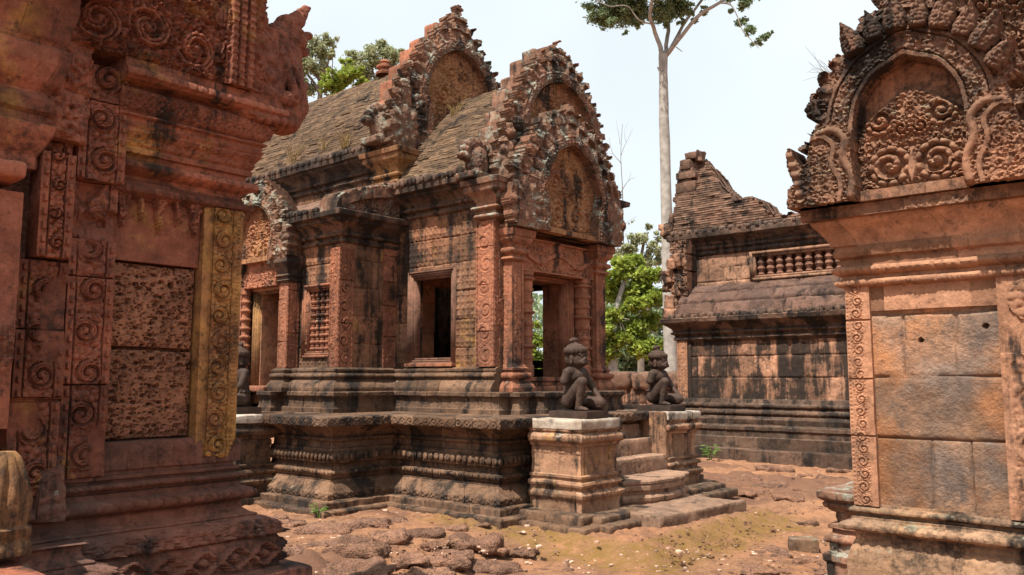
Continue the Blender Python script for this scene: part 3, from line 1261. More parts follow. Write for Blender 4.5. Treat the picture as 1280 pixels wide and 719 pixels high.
def pediment_parts(root, C, U, outer, arch, mat_f, mat_t, res=.012, thick=.3, pad=.2, pname="pediment", label=None, **k):
    """crest and serpent frame as one part, the carved tympanum as its sub-part"""
    W2 = max(p[0] for p in outer) + pad
    H = max(p[1] for p in outer) + pad
    fun = pediment_fun(outer, arch, W2=W2, **k)
    ah = smoothpath(arch, 6)
    apoly = np.concatenate([[[ah[0][0], -.2]], ah, (ah * [-1, 1])[::-1], [[-ah[0][0], -.2]]])
    O = np.asarray(C, float) - np.asarray(U, float) * W2

    def ff(u, v):
        h, t, m = fun(u, v)
        x = u - W2
        return h, t, m & ~inside(x, v, apoly * [.97, .985])

    def ft(u, v):
        h, t, m = fun(u, v)
        x = u - W2
        ins = inside(x, v, apoly * [1.02, 1.01])
        da, _ = polyline_dist(np.abs(x) + 0 * v, v, ah)
        return np.minimum(h, .06), t, ins
    fr = hf(pname, O, U, Z_, 2 * W2, H, res, ff, mat_f, root, min(.11, thick), True)
    if thick > .15:
        oh = smoothpath(outer, 5)
        op = np.concatenate([oh, (oh * [-1, 1])[::-1]])
        Nn = np.cross(np.asarray(U, float), Z_)

        def fc(u, v):
            x = u - W2
            d, _ = polyline_dist(np.abs(x) + 0 * v, v, oh)
            step = .02 + .05 * _h(np.floor(v / .21), np.floor(v * 0), np.floor(v * 0), 5)
            return .01 * fbm(x * 6, v * 6, None, 3, 2), .5 + .3 * fbm(x * 2, v * 2, None, 2, 2), inside(x, v, op) & (d > step) | (inside(x, v, op) & (v < .05))
        hf("gable_core", O - Nn * .09, U, Z_, 2 * W2, H, .022, fc, mat_f, fr, thick - .09, True)
    ty = hf("tympanum", O, U, Z_, 2 * W2, arch[-1][1] + .05, res, ft, mat_t, fr, min(.16, thick), True)
    if label:
        fr["label"] = label
    return fr


# ================================================================== THE MAIN TEMPLE
temple = thing("sandstone_temple", "red sandstone temple hall with brick vault roof, carved gables and dark moulded terrace", "temple", (-9.5, 9.4, 0))
ZT = 1.145
TPROF = [(.0, -.35), (.005, .05), (-.01, .068), (-.095, .075), (-.095, .145), (-.105, .157), (-.20, .162), (-.20, .242), (-.215, .252), (-.225, .262), (-.315, .355), (-.335, .36), (-.335, .378),
         (-.36, .382), (-.36, .402), (-.335, .408), (-.335, .428), (-.315, .435), (-.315, .49), (-.375, .495), (-.39, .565), (-.345, .575), (-.32, .585), (-.32, .70), (-.36, .705), (-.365, .745),
         (-.40, .76), (-.405, .83), (-.37, .84), (-.36, .875), (-.40, .89), (-.36, .94), (-.27, 1.0), (-.21, 1.02), (-.20, 1.033), (-.10, 1.037), (-.10, 1.14), (-.115, 1.15), (-.55, 1.152), (-.56, 1.05)]
TB = [(.437, .49, .036, .020, 'bead'), (.60, .69, .098, .045, 'bead'), (.165, .238, .15, .013, 'diamond'), (1.037, 1.14, .14, .011, 'diamond'), (.84, .875, .05, .016, 'bead')]
tpath = [(-9.75, 5.98), (-8.07, 5.98), (-8.07, 6.95), (-6.2, 6.95), (-6.2, 11.8), (-8.07, 11.8), (-8.07, 12.8), (-13.6, 12.8)]
TC = [-.35, .07, .157, .36, .51, .72, 1.03, 1.2]
terrace = sweep("terrace", tpath, TPROF, M['temple_base'], temple, res=.022, vres=.016, bands=TB, courses=TC, seed=3, wear=.009, jit=.006)
terrace2 = sweep("terrace_flank", [(-14.6, 5.98), (-11.9, 5.98)], TPROF, M['temple_base'], temple, res=.05, vres=.03, bands=TB, courses=TC, seed=4, wear=.009)
# paving of the terrace
def floorfun(seed):
    def f(u, v):
        f1, f2, i = worley(u + .1 * fbm(u * 2, v * 2, None, 2, 1), v * 1.3, .55, seed)
        return -.012 * sm(.06, .02, f2 - f1) + .006 * fbm(u * 5, v * 5, None, 3, seed), .5 + .3 * (i - .5), None
    return f
A = Acc()
for k, (x0, x1, y0, y1) in enumerate(((-14.6, -8.42, 6.33, 12.5), (-8.42, -6.5, 7.3, 11.5), (-11.9, -9.75, 5.98, 6.33))):
    A.add(*hf_data((x0, y0, ZT - .002 - k * .001), X_, Y_, x1 - x0, y1 - y0, .06, floorfun(k), .05))
A.build("terrace_paving", M['temple_base'], temple)

# lower plinth of the hall, stepped round porch and aisle
BP = [(0, ZT - .02), (.0, 1.20), (-.015, 1.215), (-.03, 1.26), (-.035, 1.32), (-.02, 1.345), (0, 1.36), (.012, 1.375), (.012, 1.42), (0, 1.432), (-.25, 1.436), (-.27, 1.36)]
bpath = [(-14.6, 6.93), (-12.1, 6.93), (-12.1, 6.75), (-11.55, 6.75)]
bpath1 = [(-10.75, 6.75), (-10.42, 6.75), (-10.42, 6.93), (-9.2, 6.93), (-9.2, 8.0), (-7.17, 8.0), (-7.17, 8.2), (-7.0, 8.2), (-7.0, 8.52), (-6.85, 8.52), (-6.85, 10.28), (-7.0, 10.28), (-7.0, 10.6), (-7.17, 10.6), (-7.17, 10.82), (-9.2, 10.82), (-9.2, 12.0), (-14.6, 12.0)]
BB = [(1.365, 1.428, .07, .008, 'leaf'), (1.22, 1.34, .11, .007, 'diamond')]
sweep("plinth", bpath1, BP, M['temple_base'], temple, res=.025, vres=.014, bands=BB, courses=[1.1, 1.36, 1.5], seed=8, wear=.006)
sweep("plinth_flank", bpath, BP, M['temple_base'], temple, res=.05, vres=.03, courses=[1.1, 1.36, 1.5], seed=9)
UP = [(.15, 1.42), (.15, 1.49), (.14, 1.505), (.12, 1.53), (.075, 1.575), (.06, 1.59), (.06, 1.61), (.085, 1.62), (.09, 1.645), (.085, 1.67), (.05, 1.68), (.04, 1.70), (.055, 1.71), (.055, 1.735), (.03, 1.745), (.0, 1.76), (-.06, 1.765)]
UB = [(1.62, 1.67, .055, .012, 'lotus'), (1.43, 1.49, .10, .008, 'leaf'), (1.51, 1.575, .12, .006, 'leaf')]
upath = [(-10.68, 6.98), (-10.42, 6.98), (-10.42, 7.1), (-9.38, 7.1), (-9.38, 8.16), (-7.33, 8.16)]
sweep("wall_base", upath, UP, M['temple_base'], temple, res=.022, vres=.012, bands=UB, courses=[1.4, 1.6, 1.8], seed=12, wear=.006)
sweep("wall_base_flank", [(-7.33, 10.64), (-10.15, 10.64), (-10.15, 11.7), (-14.5, 11.7)], UP, M['temple_base'], temple, res=.06, vres=.03, seed=13)
sweep("wall_base_flank", [(-14.5, 7.1), (-11.75, 7.1)], UP, M['temple_base'], temple, res=.06, vres=.03, seed=13)

# porch walls with real window openings
WH = 4.0 - 1.70
cs = [0, .33, .72, 1.12, 1.52, 1.9, WH + .05]
porch_wall = blockwall("porch_wall", (-9.55, 8.2, 1.70), X_, 2.2, WH, M['temple_wall'], temple, cs, res=.011, lens=(.3, .62), pattern=flowers, pdepth=.016, holes=[(.40, 1.36, .09, 1.46)], thick=.30, seed=21)
far_wall = blockwall("porch_wall", (-7.35, 10.6, 1.70), -X_, 2.85, WH, M['temple_wall'], temple, cs, res=.03, lens=(.3, .62), holes=[(.84, 1.80, .09, 1.46)], thick=.30, seed=22)
# window frames (near one seen, its twin across the porch)
def win_frame(O, U, w, h, par):
    a = Acc()
    frame_data(a, O, U, w, h, [(0, .03, -.02), (.03, .06, .008), (.06, .09, .02), (.09, .115, .03)])
    fr = a.build("window_frame", M['frame'], par, smooth=False)
    A_ = Acc()
    V, F = box_data(np.asarray(O) + U * w / 2 + Z_ * -.10 + np.cross(U, Z_) * .03, (w + .24 if abs(U[0]) > .5 else .10, .10 if abs(U[0]) > .5 else w + .24, .05), rnd=.01, noise=.003, res=.03)
    A_.add(V, F).build("sill", M['temple_trim'], fr)
    return fr
win_frame((-9.02, 8.2, 1.90), X_, .74, 1.14, temple)
win_frame((-8.28, 10.6, 1.90), -X_, .74, 1.14, temple)
# back wall of the porch chamber, its floor and the deep inner walls
blockwall("inner_wall", (-9.45, 8.35, 1.3), Y_, 2.2, 4.4, M['inner'], temple, [0, .5, 1, 1.5, 2, 2.6, 4.5], res=.04, thick=.2, seed=30, holes=[(.7, 1.5, .3, 1.75)])
block("inner_floor", (-8.4, 9.4, 1.34), (2.2, 2.4, .16), M['inner'], temple, res=.2, noise=0)
blockwall("hall_back_wall", (-11.6, 8.2, 1.1), Y_, 2.6, 4.0, M['inner'], temple, [0, .5, 1, 1.5, 2, 2.6, 4.2], res=.06, thick=.2, seed=31)
blockwall("hall_far_wall", (-10.15, 11.7, 1.1), -X_, 4.4, 4.1, M['temple_wall'], temple, [0, .6, 1.2, 1.8, 2.4, 3, 4.2], res=.06, thick=.25, seed=34)
blockwall("aisle_end_wall", (-10.15, 10.6, 1.1), Y_, 1.1, 3.0, M['temple_wall'], temple, [0, .6, 1.2, 1.8, 2.4, 3.1], res=.05, thick=.25, seed=36)
blockwall("hall_end_wall", (-14.3, 11.6, 1.1), -Y_, 4.4, 4.4, M['temple_wall'], temple, [0, .6, 1.2, 1.8, 2.4, 3, 4.5], res=.08, thick=.25, seed=35)
block("inner_floor", (-11.9, 9.4, 1.30), (4.7, 4.4, .16), M['inner'], temple, res=.4, noise=0)
# front wall with the doorway, facing the steps
fw = blockwall("door_wall", (-7.5, 8.25, 1.43), Y_, 2.3, 2.65, M['temple_trim'], temple, [0, .5, 1.0, 1.5, 2.0, 2.7], res=.02, holes=[(.75, 1.56, .2, 1.58)], thick=.42, seed=33)
a = Acc()
frame_data(a, (-7.48, 9.0, 1.63), Y_, .81, 1.38, [(0, .03, -.01), (.03, .07, .02), (.07, .11, .045), (.11, .14, .06)])
df = a.build("door_frame", M['temple_trim'], temple, smooth=False)
A = Acc()
for (zz, dx, hh) in ((1.47, .16, .08), (1.54, .12, .06), (1.60, .15, .06)):
    A.add(*box_data((-7.5 + dx / 2 + .02, 9.4, zz), (.2 + dx, 1.62, hh), rnd=.012, noise=.003, res=.04))
A.build("threshold", M['temple_trim'], temple)

# engaged corner pilasters of the porch (two carved faces each)
def corner_pilaster(x0, x1, y0, y1, z0, z1, seed):
    p = pilaster("pilaster", (x0, y0, z0), X_, x1 - x0, z1 - z0, M['temple_trim'], temple, depth=.02, res=.009, thick=.12, seed=seed, edge=.025)
    q = pilaster("pilaster_side", (x1, y0, z0), Y_, y1 - y0, z1 - z0, M['temple_trim'], p, depth=.02, res=.009, thick=.12, seed=seed + 1, edge=.03)
    return p
corner_pilaster(-7.68, -7.36, 8.1, 8.34, 1.765, 3.72, 41)
corner_pilaster(-9.62, -9.42, 7.14, 7.40, 1.765, 3.45, 45)
pilaster("pilaster", (-9.415, 7.95, 1.765), Y_, .25, 1.85, M['temple_trim'], temple, seed=47, depth=.02, res=.009)

# portal: pillars, round colonettes, lintel
def pillar(y0, y1, seed):
    x0, x1 = -7.46, -7.21
    A = Acc()
    for (O, U, W) in (((x0, y0, 1.80), X_, x1 - x0), ((x1, y0, 1.80), Y_, y1 - y0), ((x1, y1, 1.80), -X_, x1 - x0)):
        def f(u, v, W=W):
            e = np.minimum(u, W - u)
            h = (e > .035) * (e < .05) * -.008 + (e > .06) * .012 * domes(u, v, .032, seed) + .004 * fbm(u * 12, v * 6, None, 3, seed)
            return h, .5 + .25 * fbm(u * 3, v * 1.2, None, 3, seed), None
        A.add(*hf_data(O, U, Z_, W, 1.38, .01, f, .05))
    p = A.build("pillar", M['temple_trim'], temple, angle=50)
    cpr = [(.11, 1.43), (.11, 1.49), (.09, 1.53), (.05, 1.57), (.045, 1.60), (.07, 1.61), (.075, 1.645), (.07, 1.68), (.03, 1.69), (.03, 1.71), (.045, 1.72), (.045, 1.745), (.02, 1.76), (0, 1.81), (-.04, 1.815)]
    path = [(x0 - .1, y0), (x1, y0), (x1, y1), (x0 - .1, y1)]
    sweep("pillar_base", path, cpr, M['temple_trim'], p, res=.02, vres=.012, bands=[(1.61, 1.68, .05, .012, 'lotus')], wear=.005, seed=seed)
    cap = [(0, 3.14), (.01, 3.17), (.04, 3.18), (.05, 3.20), (.04, 3.225), (.015, 3.235), (.02, 3.26), (.05, 3.275), (.06, 3.31), (.05, 3.345), (.02, 3.355), (.03, 3.39), (.07, 3.43), (.09, 3.46), (.09, 3.50), (.11, 3.51), (.12, 3.60), (.10, 3.61), (-.1, 3.612)]
    sweep("capital", path, cap, M['temple_trim'], p, res=.02, vres=.012, bands=[(3.275, 3.345, .05, .012, 'lotus'), (3.18, 3.225, .03, .008, 'bead')], wear=.004, seed=seed)
    return p
pillar(8.29, 8.54, 51)
pillar(10.23, 10.46, 57)
def colonette(y):
    pr = [(.12, 1.63), (.13, 1.66), (.13, 1.78)]
    z = 1.80
    i = 0
    while z < 2.98:
        r = .105 + .02 * (i % 3 == 1)
        pr += [(.112, z), (.112, z + .06), (.122, z + .066), (r + .022, z + .085), (r + .022, z + .10), (.122, z + .115), (.112, z + .12), (.112, z + .15)]
        z += .155
        i += 1
    pr += [(.13, 3.02), (.13, 3.08)]
    V, F = lathe_data(pr, (-7.36, y, 0), 26, noise=.008, seed=int(y * 7), sq=.12)
    return mk("colonette", V, F, M['temple_trim'], temple, None, angle=30)
colonette(10.06)
colonette(8.72)
def lintel_fun(u, v):
    fo = foliage(u, v, .8, 61)
    arc = np.abs(v - .22 - .07 * np.cos((u - .85) * 7)) < .035
    c, r = spiral(np.abs(u - .83), v, .33, .2, .17, 1.7)
    h = np.maximum(np.maximum(fo * .8, c), arc * 1.1) * .045
    e = np.minimum(np.minimum(u, 1.66 - u), np.minimum(v, .46 - v))
    return np.where(e < .03, .055, h) + .006 * fbm(u * 10, v * 10, None, 3, 2), .5 + .2 * fbm(u * 2, v * 2, None, 2, 5), None
hf("lintel", (-7.3, 8.54, 3.08), Y_, Z_, 1.68, .46, .01, lintel_fun, M['temple_trim'], temple, .2)

# porch cornice and the moulded block under the back gable
CP = [(0, 3.88), (.0, 3.93), (.045, 3.945), (.055, 3.965), (.045, 3.985), (.02, 3.99), (.02, 4.03), (.075, 4.04), (.085, 4.065), (.075, 4.09), (.05, 4.10), (.06, 4.13), (.12, 4.18), (.20, 4.215), (.22, 4.225), (.22, 4.26), (.26, 4.27), (.30, 4.285), (.31, 4.35), (.29, 4.36), (-.1, 4.37)]
CBn = [(3.945, 3.985, .03, .010, 'bead'), (4.04, 4.09, .055, .012, 'lotus'), (4.11, 4.21, .09, .008, 'leaf')]
sweep("porch_cornice", [(-9.6, 8.2), (-7.72, 8.2)], CP, M['cornice'], temple, res=.02, vres=.012, bands=CBn, courses=[3.8, 4.03, 4.22, 4.4], seed=71, wear=.007)
CP2 = [(0, 3.70), (.0, 3.73), (.06, 3.745), (.07, 3.77), (.06, 3.80), (.03, 3.805), (.03, 3.85), (.08, 3.86), (.09, 3.885), (.08, 3.91), (.04, 3.92), (.05, 3.97), (.10, 4.05), (.16, 4.10), (.17, 4.13), (.17, 4.18), (.20, 4.19), (.21, 4.26), (.19, 4.27), (-.1, 4.275)]
sweep("corner_capital", [(-7.60, 8.25), (-7.60, 8.1), (-7.33, 8.1), (-7.33, 8.5)], CP2, M['temple_pedi'], temple, res=.02, vres=.012, bands=[(3.745, 3.80, .05, .012, 'lotus'), (3.86, 3.91, .035, .01, 'bead')], seed=73, wear=.006)
sweep("porch_cornice", [(-7.33, 10.3), (-7.33, 10.6), (-9.6, 10.6)], CP, M['cornice'], temple, res=.05, vres=.03, seed=72, wear=.007)

# brick-coursed vaults
def vault(name, x0, x1, y0, z0, yr, zr, par, bulge=.22, course=.047, res=.028, seed=0, both=True, sag=.03):
    def prof():
        n = int(math.hypot(yr - y0, zr - z0) / course)
        return n
    n = prof()
    A = Acc()
    for side in ((1, -1) if both else (1,)):
        xs = np.arange(x0, x1 + res, res)
        rows = []
        # each course is a small step: riser then tread
        for i in range(n):
            for e in (0.0, .72, .78):
                rows.append((i + e) / n)
        rows.append(1.0)
        t = np.array(rows)
        base_y = y0 + (yr - y0) * t - bulge * np.sin(np.pi * t) * (zr - z0) / math.hypot(yr - y0, zr - z0)
        base_z = z0 + (zr - z0) * t + bulge * np.sin(np.pi * t) * (yr - y0) / math.hypot(yr - y0, zr - z0)
        ci = np.minimum((t * n + 1e-6).astype(int), n - 1)
        ledge = np.array([0.0, 0.0, .007])[np.arange(len(t)) % 3]
        xg, tg = np.meshgrid(xs, t, indexing='ij')
        cg = np.broadcast_to(ci, xg.shape)
        L = .26
        bid = np.floor(xg / L + .5 * (cg % 2) + .31 * _h(cg * 1.0, cg * 0.0, cg * 0.0, seed))
        rv = _h(bid, cg * 1.0, np.zeros_like(xg), seed)
        rv2 = _h(bid, cg * 1.0, np.ones_like(xg), seed)
        off = (rv - .5) * .008 - (rv2 > .96) * .018
        sg = fbm(xg * .7, tg * 3, None, 3, seed) * sag
        nn = np.array([-(zr - z0), (yr - y0)]) / math.hypot(yr - y0, zr - z0)
        hh = off + sg + .020 * fbm(xg * 9, tg * 30, None, 3, seed + 2)
        Yv = base_y[None, :] + nn[0] * hh + ledge[None, :]
        Zv = base_z[None, :] + nn[1] * hh
        if side < 0:
            Yv = 2 * yr - Yv
        P = np.stack([xg, Yv, Zv], -1)
        F = grid_faces(len(xs), len(t))
        A.add(P.reshape(-1, 3), F if side > 0 else F[:, ::-1], (.5 + (rv - .5) * .7).ravel())
    return A.build(name, M['roof'], par, angle=30)
YR = 9.4
proof = vault("porch_roof", -9.25, -7.7, 7.95, 4.36, YR, 6.12, temple, bulge=.10, seed=3)
mroof = vault("hall_roof", -14.2, -9.55, 7.98, 5.10, YR, 7.02, temple, bulge=.16, seed=5)

def eave_row(name, x0, x1, y, z, per, r, par, seed=0, mat=None):
    A = Acc()
    x = x0
    k = 0
    while x < x1:
        rr = random.Random(seed * 100 + k)
        s = r * rr.uniform(.8, 1.1)
        if True:
            V, F = box_data((x, y + .02, z + s * .75), (per * .86, .17, s * 1.75), rnd=s * .62, noise=.02, res=.025, seed=seed + k, tilt=(-.12 + rr.uniform(-.1, .1), rr.uniform(-.06, .06)))
            A.add(V, F, .5 + rr.uniform(-.4, .4))
            V, F = box_data((x, y - .075, z + s * .72), (per * .42, .05, s * 1.0), rnd=.024, noise=.01, res=.02, seed=seed + k)
            A.add(V, F, .5)
        x += per
        k += 1
    return A.build(name, mat or M['cornice'], par)
eave_row("eave_tiles", -9.5, -7.75, 7.93, 4.35, .165, .085, temple, 1)
eave_row("eave_tiles", -13.9, -9.75, 7.95, 5.07, .165, .085, temple, 2)

# upper wall and cornice of the hall
blockwall("hall_upper_wall", (-14.4, 8.14, 4.2), X_, 4.8, .62, M['temple_wall'], temple, [0, .3, .7], res=.025, thick=.3, seed=81, pattern=flowers, pdepth=.01)
MC = [(0, 4.62), (.0, 4.66), (.05, 4.68), (.06, 4.70), (.05, 4.72), (.02, 4.73), (.02, 4.77), (.07, 4.78), (.08, 4.81), (.05, 4.83), (.07, 4.88), (.13, 4.94), (.20, 4.98), (.20, 5.01), (.25, 5.02), (.26, 5.085), (.24, 5.095), (-.1, 5.10)]
sweep("hall_cornice", [(-14.4, 8.14), (-9.72, 8.14)], MC, M['cornice'], temple, res=.025, vres=.014, bands=[(4.68, 4.72, .035, .01, 'bead'), (4.78, 4.83, .055, .012, 'lotus')], courses=[4.6, 4.77, 4.98, 5.2], seed=82, wear=.007)
sweep("corner_capital", [(-9.75, 8.3), (-9.75, 8.08), (-9.28, 8.08), (-9.28, 8.6)], [(p[0], p[1] + .76) for p in CP2], M['ochre_trim'], temple, res=.02, vres=.014, seed=84, wear=.006)
sweep("hall_cornice", [(-9.72, 10.66), (-14.4, 10.66)], MC, M['cornice'], temple, res=.06, vres=.03, seed=83, wear=.007)

# gables
pediment_parts(temple, (-7.08, 9.41, 3.62), Y_, [(1.22, 0), (1.24, .5), (1.26, .9), (1.08, 1.02), (.92, 1.25), (.70, 1.52), (.42, 1.70), (.16, 1.80), (0, 1.92)],
               [(.57, 0), (.57, .35), (.66, .60), (.60, .78), (.50, .96), (.38, 1.14), (.18, 1.26), (0, 1.32)], M['temple_pedi'], M['temple_tym'], res=.0115, thick=.28, band=.15, leaf=.19, lleng=.12, fol=.05, fk=.62, tdepth=-.08,
               seed=91, corner=[(1.02, .34, .36)], label="front gable with ochre carved tympanum")
pediment_parts(temple, (-7.38, 9.56, 4.24), Y_, [(1.34, 0), (1.38, .4), (1.36, .62), (1.18, 1.02), (1.0, 1.32), (.80, 1.66), (.56, 1.96), (.32, 2.18), (.12, 2.28), (0, 2.40)],
               [(.70, 0), (.72, .6), (.80, .95), (.72, 1.25), (.52, 1.52), (.26, 1.68), (0, 1.75)], M['temple_pedi'], M['temple_tym'], res=.013, thick=.30, band=.16, leaf=.17, lleng=.13, fol=.06, fk=.75, seed=95, corner=[(1.12, .32, .30)])
pediment_parts(temple, (-9.32, 9.38, 5.08), Y_, [(1.40, 0), (1.44, .40), (1.36, .80), (1.17, 1.20), (.95, 1.52), (.74, 1.80), (.50, 2.06), (.28, 2.30), (.12, 2.44), (0, 2.62)],
               [(.64, 0), (.64, .70), (.76, .95), (.70, 1.25), (.52, 1.56), (.26, 1.78), (0, 1.86)], M['temple_pedi'], M['temple_tym'], res=.014, thick=.36, band=.17, leaf=.20, lleng=.15, fol=.06, fk=.8, seed=99, corner=[(1.14, .32, .36)], label="tall rear gable with leaf crest")
# plain stepped shoulder stones behind the crests
def shoulders(cy, z0, outer, x0, x1, seed, mat):
    A = Acc()
    oh = smoothpath(outer, 6)
    rr = random.Random(seed)
    z = .12
    while z < outer[-1][1] - .2:
        hgt = rr.uniform(.22, .36)
        w = np.interp(z + hgt * .5, oh[:, 1], oh[:, 0])
        for sgn in (-1, 1):
            V, F = box_data(((x0 + x1) / 2 + rr.uniform(-.02, .02), cy + sgn * (w - .17), z0 + z + hgt / 2), (x1 - x0, .36, hgt * .97), rnd=.035, noise=.016, res=.035, seed=seed + int(z * 50))
            A.add(V, F, .5 + rr.uniform(-.3, .5))
        z += hgt
    return A.build("gable_shoulder", mat, temple)
shoulders(9.38, 5.08, [(1.36, 0), (1.38, .40), (1.30, .80), (1.12, 1.20), (.90, 1.52), (.70, 1.80), (.46, 2.06), (.26, 2.24), (.1, 2.34)], -9.80, -9.5, 5, M['temple_trim'])
shoulders(9.54, 4.24, [(1.28, 0), (1.30, .4), (1.28, .62), (1.10, 1.02), (.92, 1.32), (.73, 1.66), (.50, 1.96), (.27, 2.18), (.1, 2.26)], -7.86, -7.6, 7, M['temple_pedi'])
# small crouched corner figures standing on the gable ends
def antefix(c, s, par, mat, seed=0):
    pr = []
    for k in range(-4, 5):
        a = k * .36
        pr.append(('ell', (.0, math.sin(a) * s * .52, s * .55 + math.cos(a) * s * .52), (s * .16, s * .13, s * .2), (a * -1, 0, 0)))
    pr += [('ell', (s * .05, 0, s * .5), (s * .26, s * .42, s * .5)), ('ell', (s * .16, -s * .12, s * .45), (s * .2, s * .22, s * .42)), ('cap', (s * .2, -s * .16, s * .1), (s * .16, -s * .14, s * .8), s * .17, s * .1), ('box', (0, 0, s * .06), (s * .34, s * .5, s * .1))]
    return sculpt("antefix", pr, mat, par, voxel=s * .03, smooth=1, noise=.012, nk=30, carve=.03, ck=.5, org=np.array(c) - ORG[par.name])
antefix((-9.62, 8.02, 5.14), .52, temple, M['temple_pedi'])
antefix((-7.66, 8.06, 4.30), .46, temple, M['temple_pedi'])
# ridge finial and the pointed end stone far along the ridge
V, F = lathe_data([(0.16, 0), (.17, .04), (.11, .07), (.10, .10), (.15, .13), (.15, .17), (.09, .19), (.08, .22), (.10, .24), (.07, .28), (.0, .30)], (-11.2, YR, 7.02), 20, noise=.01)
mk("ridge_finial", V, F, M['temple_trim'], temple)
pediment_parts(temple, (-14.25, 9.35, 5.2), Y_, [(1.5, 0), (1.45, .6), (1.2, 1.1), (.8, 1.6), (.35, 2.1), (0, 2.4)], [(.6, 0), (.6, .8), (.5, 1.3), (0, 1.7)], M['temple_pedi'], M['temple_tym'], res=.03, thick=.35, band=.14, leaf=.25, lleng=.14, seed=103)

# ---- the side aisle with its own doorway
blockwall("aisle_wall", (-10.5, 7.2, 1.70), X_, 1.08, 1.86, M['temple_wall'], temple, [0, .35, 1.25, 1.55, 1.9], res=.011, lens=(.3, .6), pattern=flowers, pdepth=.014, holes=[(.28, .86, .30, 1.17)], thick=.2, seed=111)
blockwall("aisle_wall", (-14.4, 7.2, 1.70), X_, 2.75, 1.86, M['temple_wall'], temple, [0, .35, .8, 1.25, 1.55, 1.9], res=.04, lens=(.3, .6), thick=.2, seed=112)
blockwall("aisle_end_wall", (-9.43, 7.2, 1.70), Y_, 1.02, 2.0, M['temple_wall'], temple, [0, .4, .8, 1.2, 1.6, 2.05], res=.012, lens=(.25, .5), pattern=lambda u, v: flowers(u, v, .07) * .6, pdepth=.012, thick=.2, seed=113)
a = Acc()
frame_data(a, (-10.22, 7.2, 2.0), X_, .58, .87, [(0, .03, 0), (.03, .06, .02), (.06, .095, .035)])
wf = a.build("window_frame", M['temple_trim'], temple, smooth=False)
for k in range(5):
    pr = []
    z = 2.0
    while z < 2.86:
        pr += [(.030, z), (.045, z + .015), (.052, z + .035), (.045, z + .055), (.032, z + .065), (.04, z + .08), (.03, z + .09)]
        z += .097
    V, F = lathe_data(pr, (-10.22 + .058 + k * .116, 7.27, 0), 14, noise=.003)
    mk("baluster", V, F, M['temple_trim'], wf, None, angle=30)
block("window_back", (-9.93, 7.45, 2.43), (.7, .06, 1.0), M['inner'], temple, res=.3, noise=0, rnd=.01)
# side door
A = Acc()
A.add(*hf_data((-11.95, 7.12, 1.43), X_, Z_, .5, 1.9, .03, lambda u, v: .01 * fbm(u * 8, v * 8, None, 3, 2), .3))
A.add(*hf_data((-10.72, 7.12, 1.43), X_, Z_, .3, 1.9, .03, lambda u, v: .01 * fbm(u * 8, v * 8, None, 3, 2), .3))
A.build("side_door_wall", M['temple_wall'], temple)
a = Acc()
frame_data(a, (-11.36, 7.1, 1.50), X_, .60, 1.40, [(0, .03, 0), (.03, .07, .02), (.07, .10, .035)])
a.build("side_door_frame", M['ochre_trim'], temple, smooth=False)
A = Acc()
for xx in (-11.34, -10.78):
    A.add(*box_data((xx + (-.04 if xx < -11 else .04), 7.55, 2.2), (.08, .8, 1.46), rnd=.01, noise=.003, res=.08))
A.add(*box_data((-11.06, 8.0, 2.2), (.7, .06, 1.5), rnd=.01, noise=.002, res=.1))
A.add(*box_data((-11.06, 7.3, 2.99), (.9, .5, .1), rnd=.01, noise=.002, res=.1))
A.build("side_door_reveal", M['right_trim'], temple)
block("side_door_sill", (-11.06, 6.95, 1.46), (.9, .4, .08), M['temple_trim'], temple, res=.04)
def side_colonette(x):
    pr = [(.085, 1.45), (.09, 1.60)]
    z = 1.62
    while z < 2.85:
        pr += [(.06, z), (.062, z + .05), (.08, z + .06), (.088, z + .08), (.08, z + .10), (.064, z + .11)]
        z += .135
    pr += [(.09, 2.9), (.09, 3.0)]
    V, F = lathe_data(pr, (x, 7.0, 0), 16, noise=.006)
    return mk("colonette", V, F, M['temple_trim'], temple, None, angle=30)
side_colonette(-11.55)
pilaster("pilaster", (-10.62, 6.98, 1.765), X_, .21, 1.25, M['temple_trim'], temple, seed=121, depth=.015, res=.01)
pilaster("pilaster_side", (-10.41, 6.98, 1.765), Y_, .2, 1.25, M['temple_trim'], temple, seed=122, depth=.015, res=.012)
pilaster("pilaster", (-11.85, 6.98, 1.765), X_, .2, 1.25, M['temple_trim'], temple, seed=123, depth=.015, res=.012)
SC = [(0, 3.0), (.02, 3.02), (.05, 3.04), (.02, 3.06), (.02, 3.09), (.06, 3.11), (.03, 3.14), (.05, 3.2), (.1, 3.26), (.13, 3.30), (.13, 3.36), (-.1, 3.37)]
sweep("side_capital", [(-10.66, 7.1), (-10.66, 6.98), (-10.40, 6.98), (-10.40, 7.2)], SC, M['cornice'], temple, res=.02, vres=.012, seed=124)
sweep("side_capital", [(-11.88, 7.1), (-11.88, 6.98), (-11.62, 6.98), (-11.62, 7.2)], SC, M['cornice'], temple, res=.03, vres=.02, seed=125)
hf("side_lintel", (-11.62, 6.97, 2.98), X_, Z_, .98, .40, .01, lambda u, v: (foliage(u, v, .6, 7) * .035 + (np.minimum(np.minimum(u, .98 - u), np.minimum(v, .4 - v)) < .03) * .03, .5 + .2 * fbm(u * 3, v * 3, None, 2, 3), None), M['temple_trim'], temple, .15)
pediment_parts(temple, (-11.12, 6.92, 3.36), X_, [(.80, 0), (.82, .3), (.78, .6), (.62, .85), (.40, 1.08), (.2, 1.2), (0, 1.28)], [(.40, 0), (.42, .25), (.48, .42), (.40, .62), (.26, .76), (.1, .84), (0, .86)], M['temple_pedi'], M['temple_tym'], res=.0115, thick=.25, band=.10, leaf=.14, lleng=.07, fol=.05, fk=.5, seed=131, corner=[(.66, .2, .2)], label="small gable over the side door")
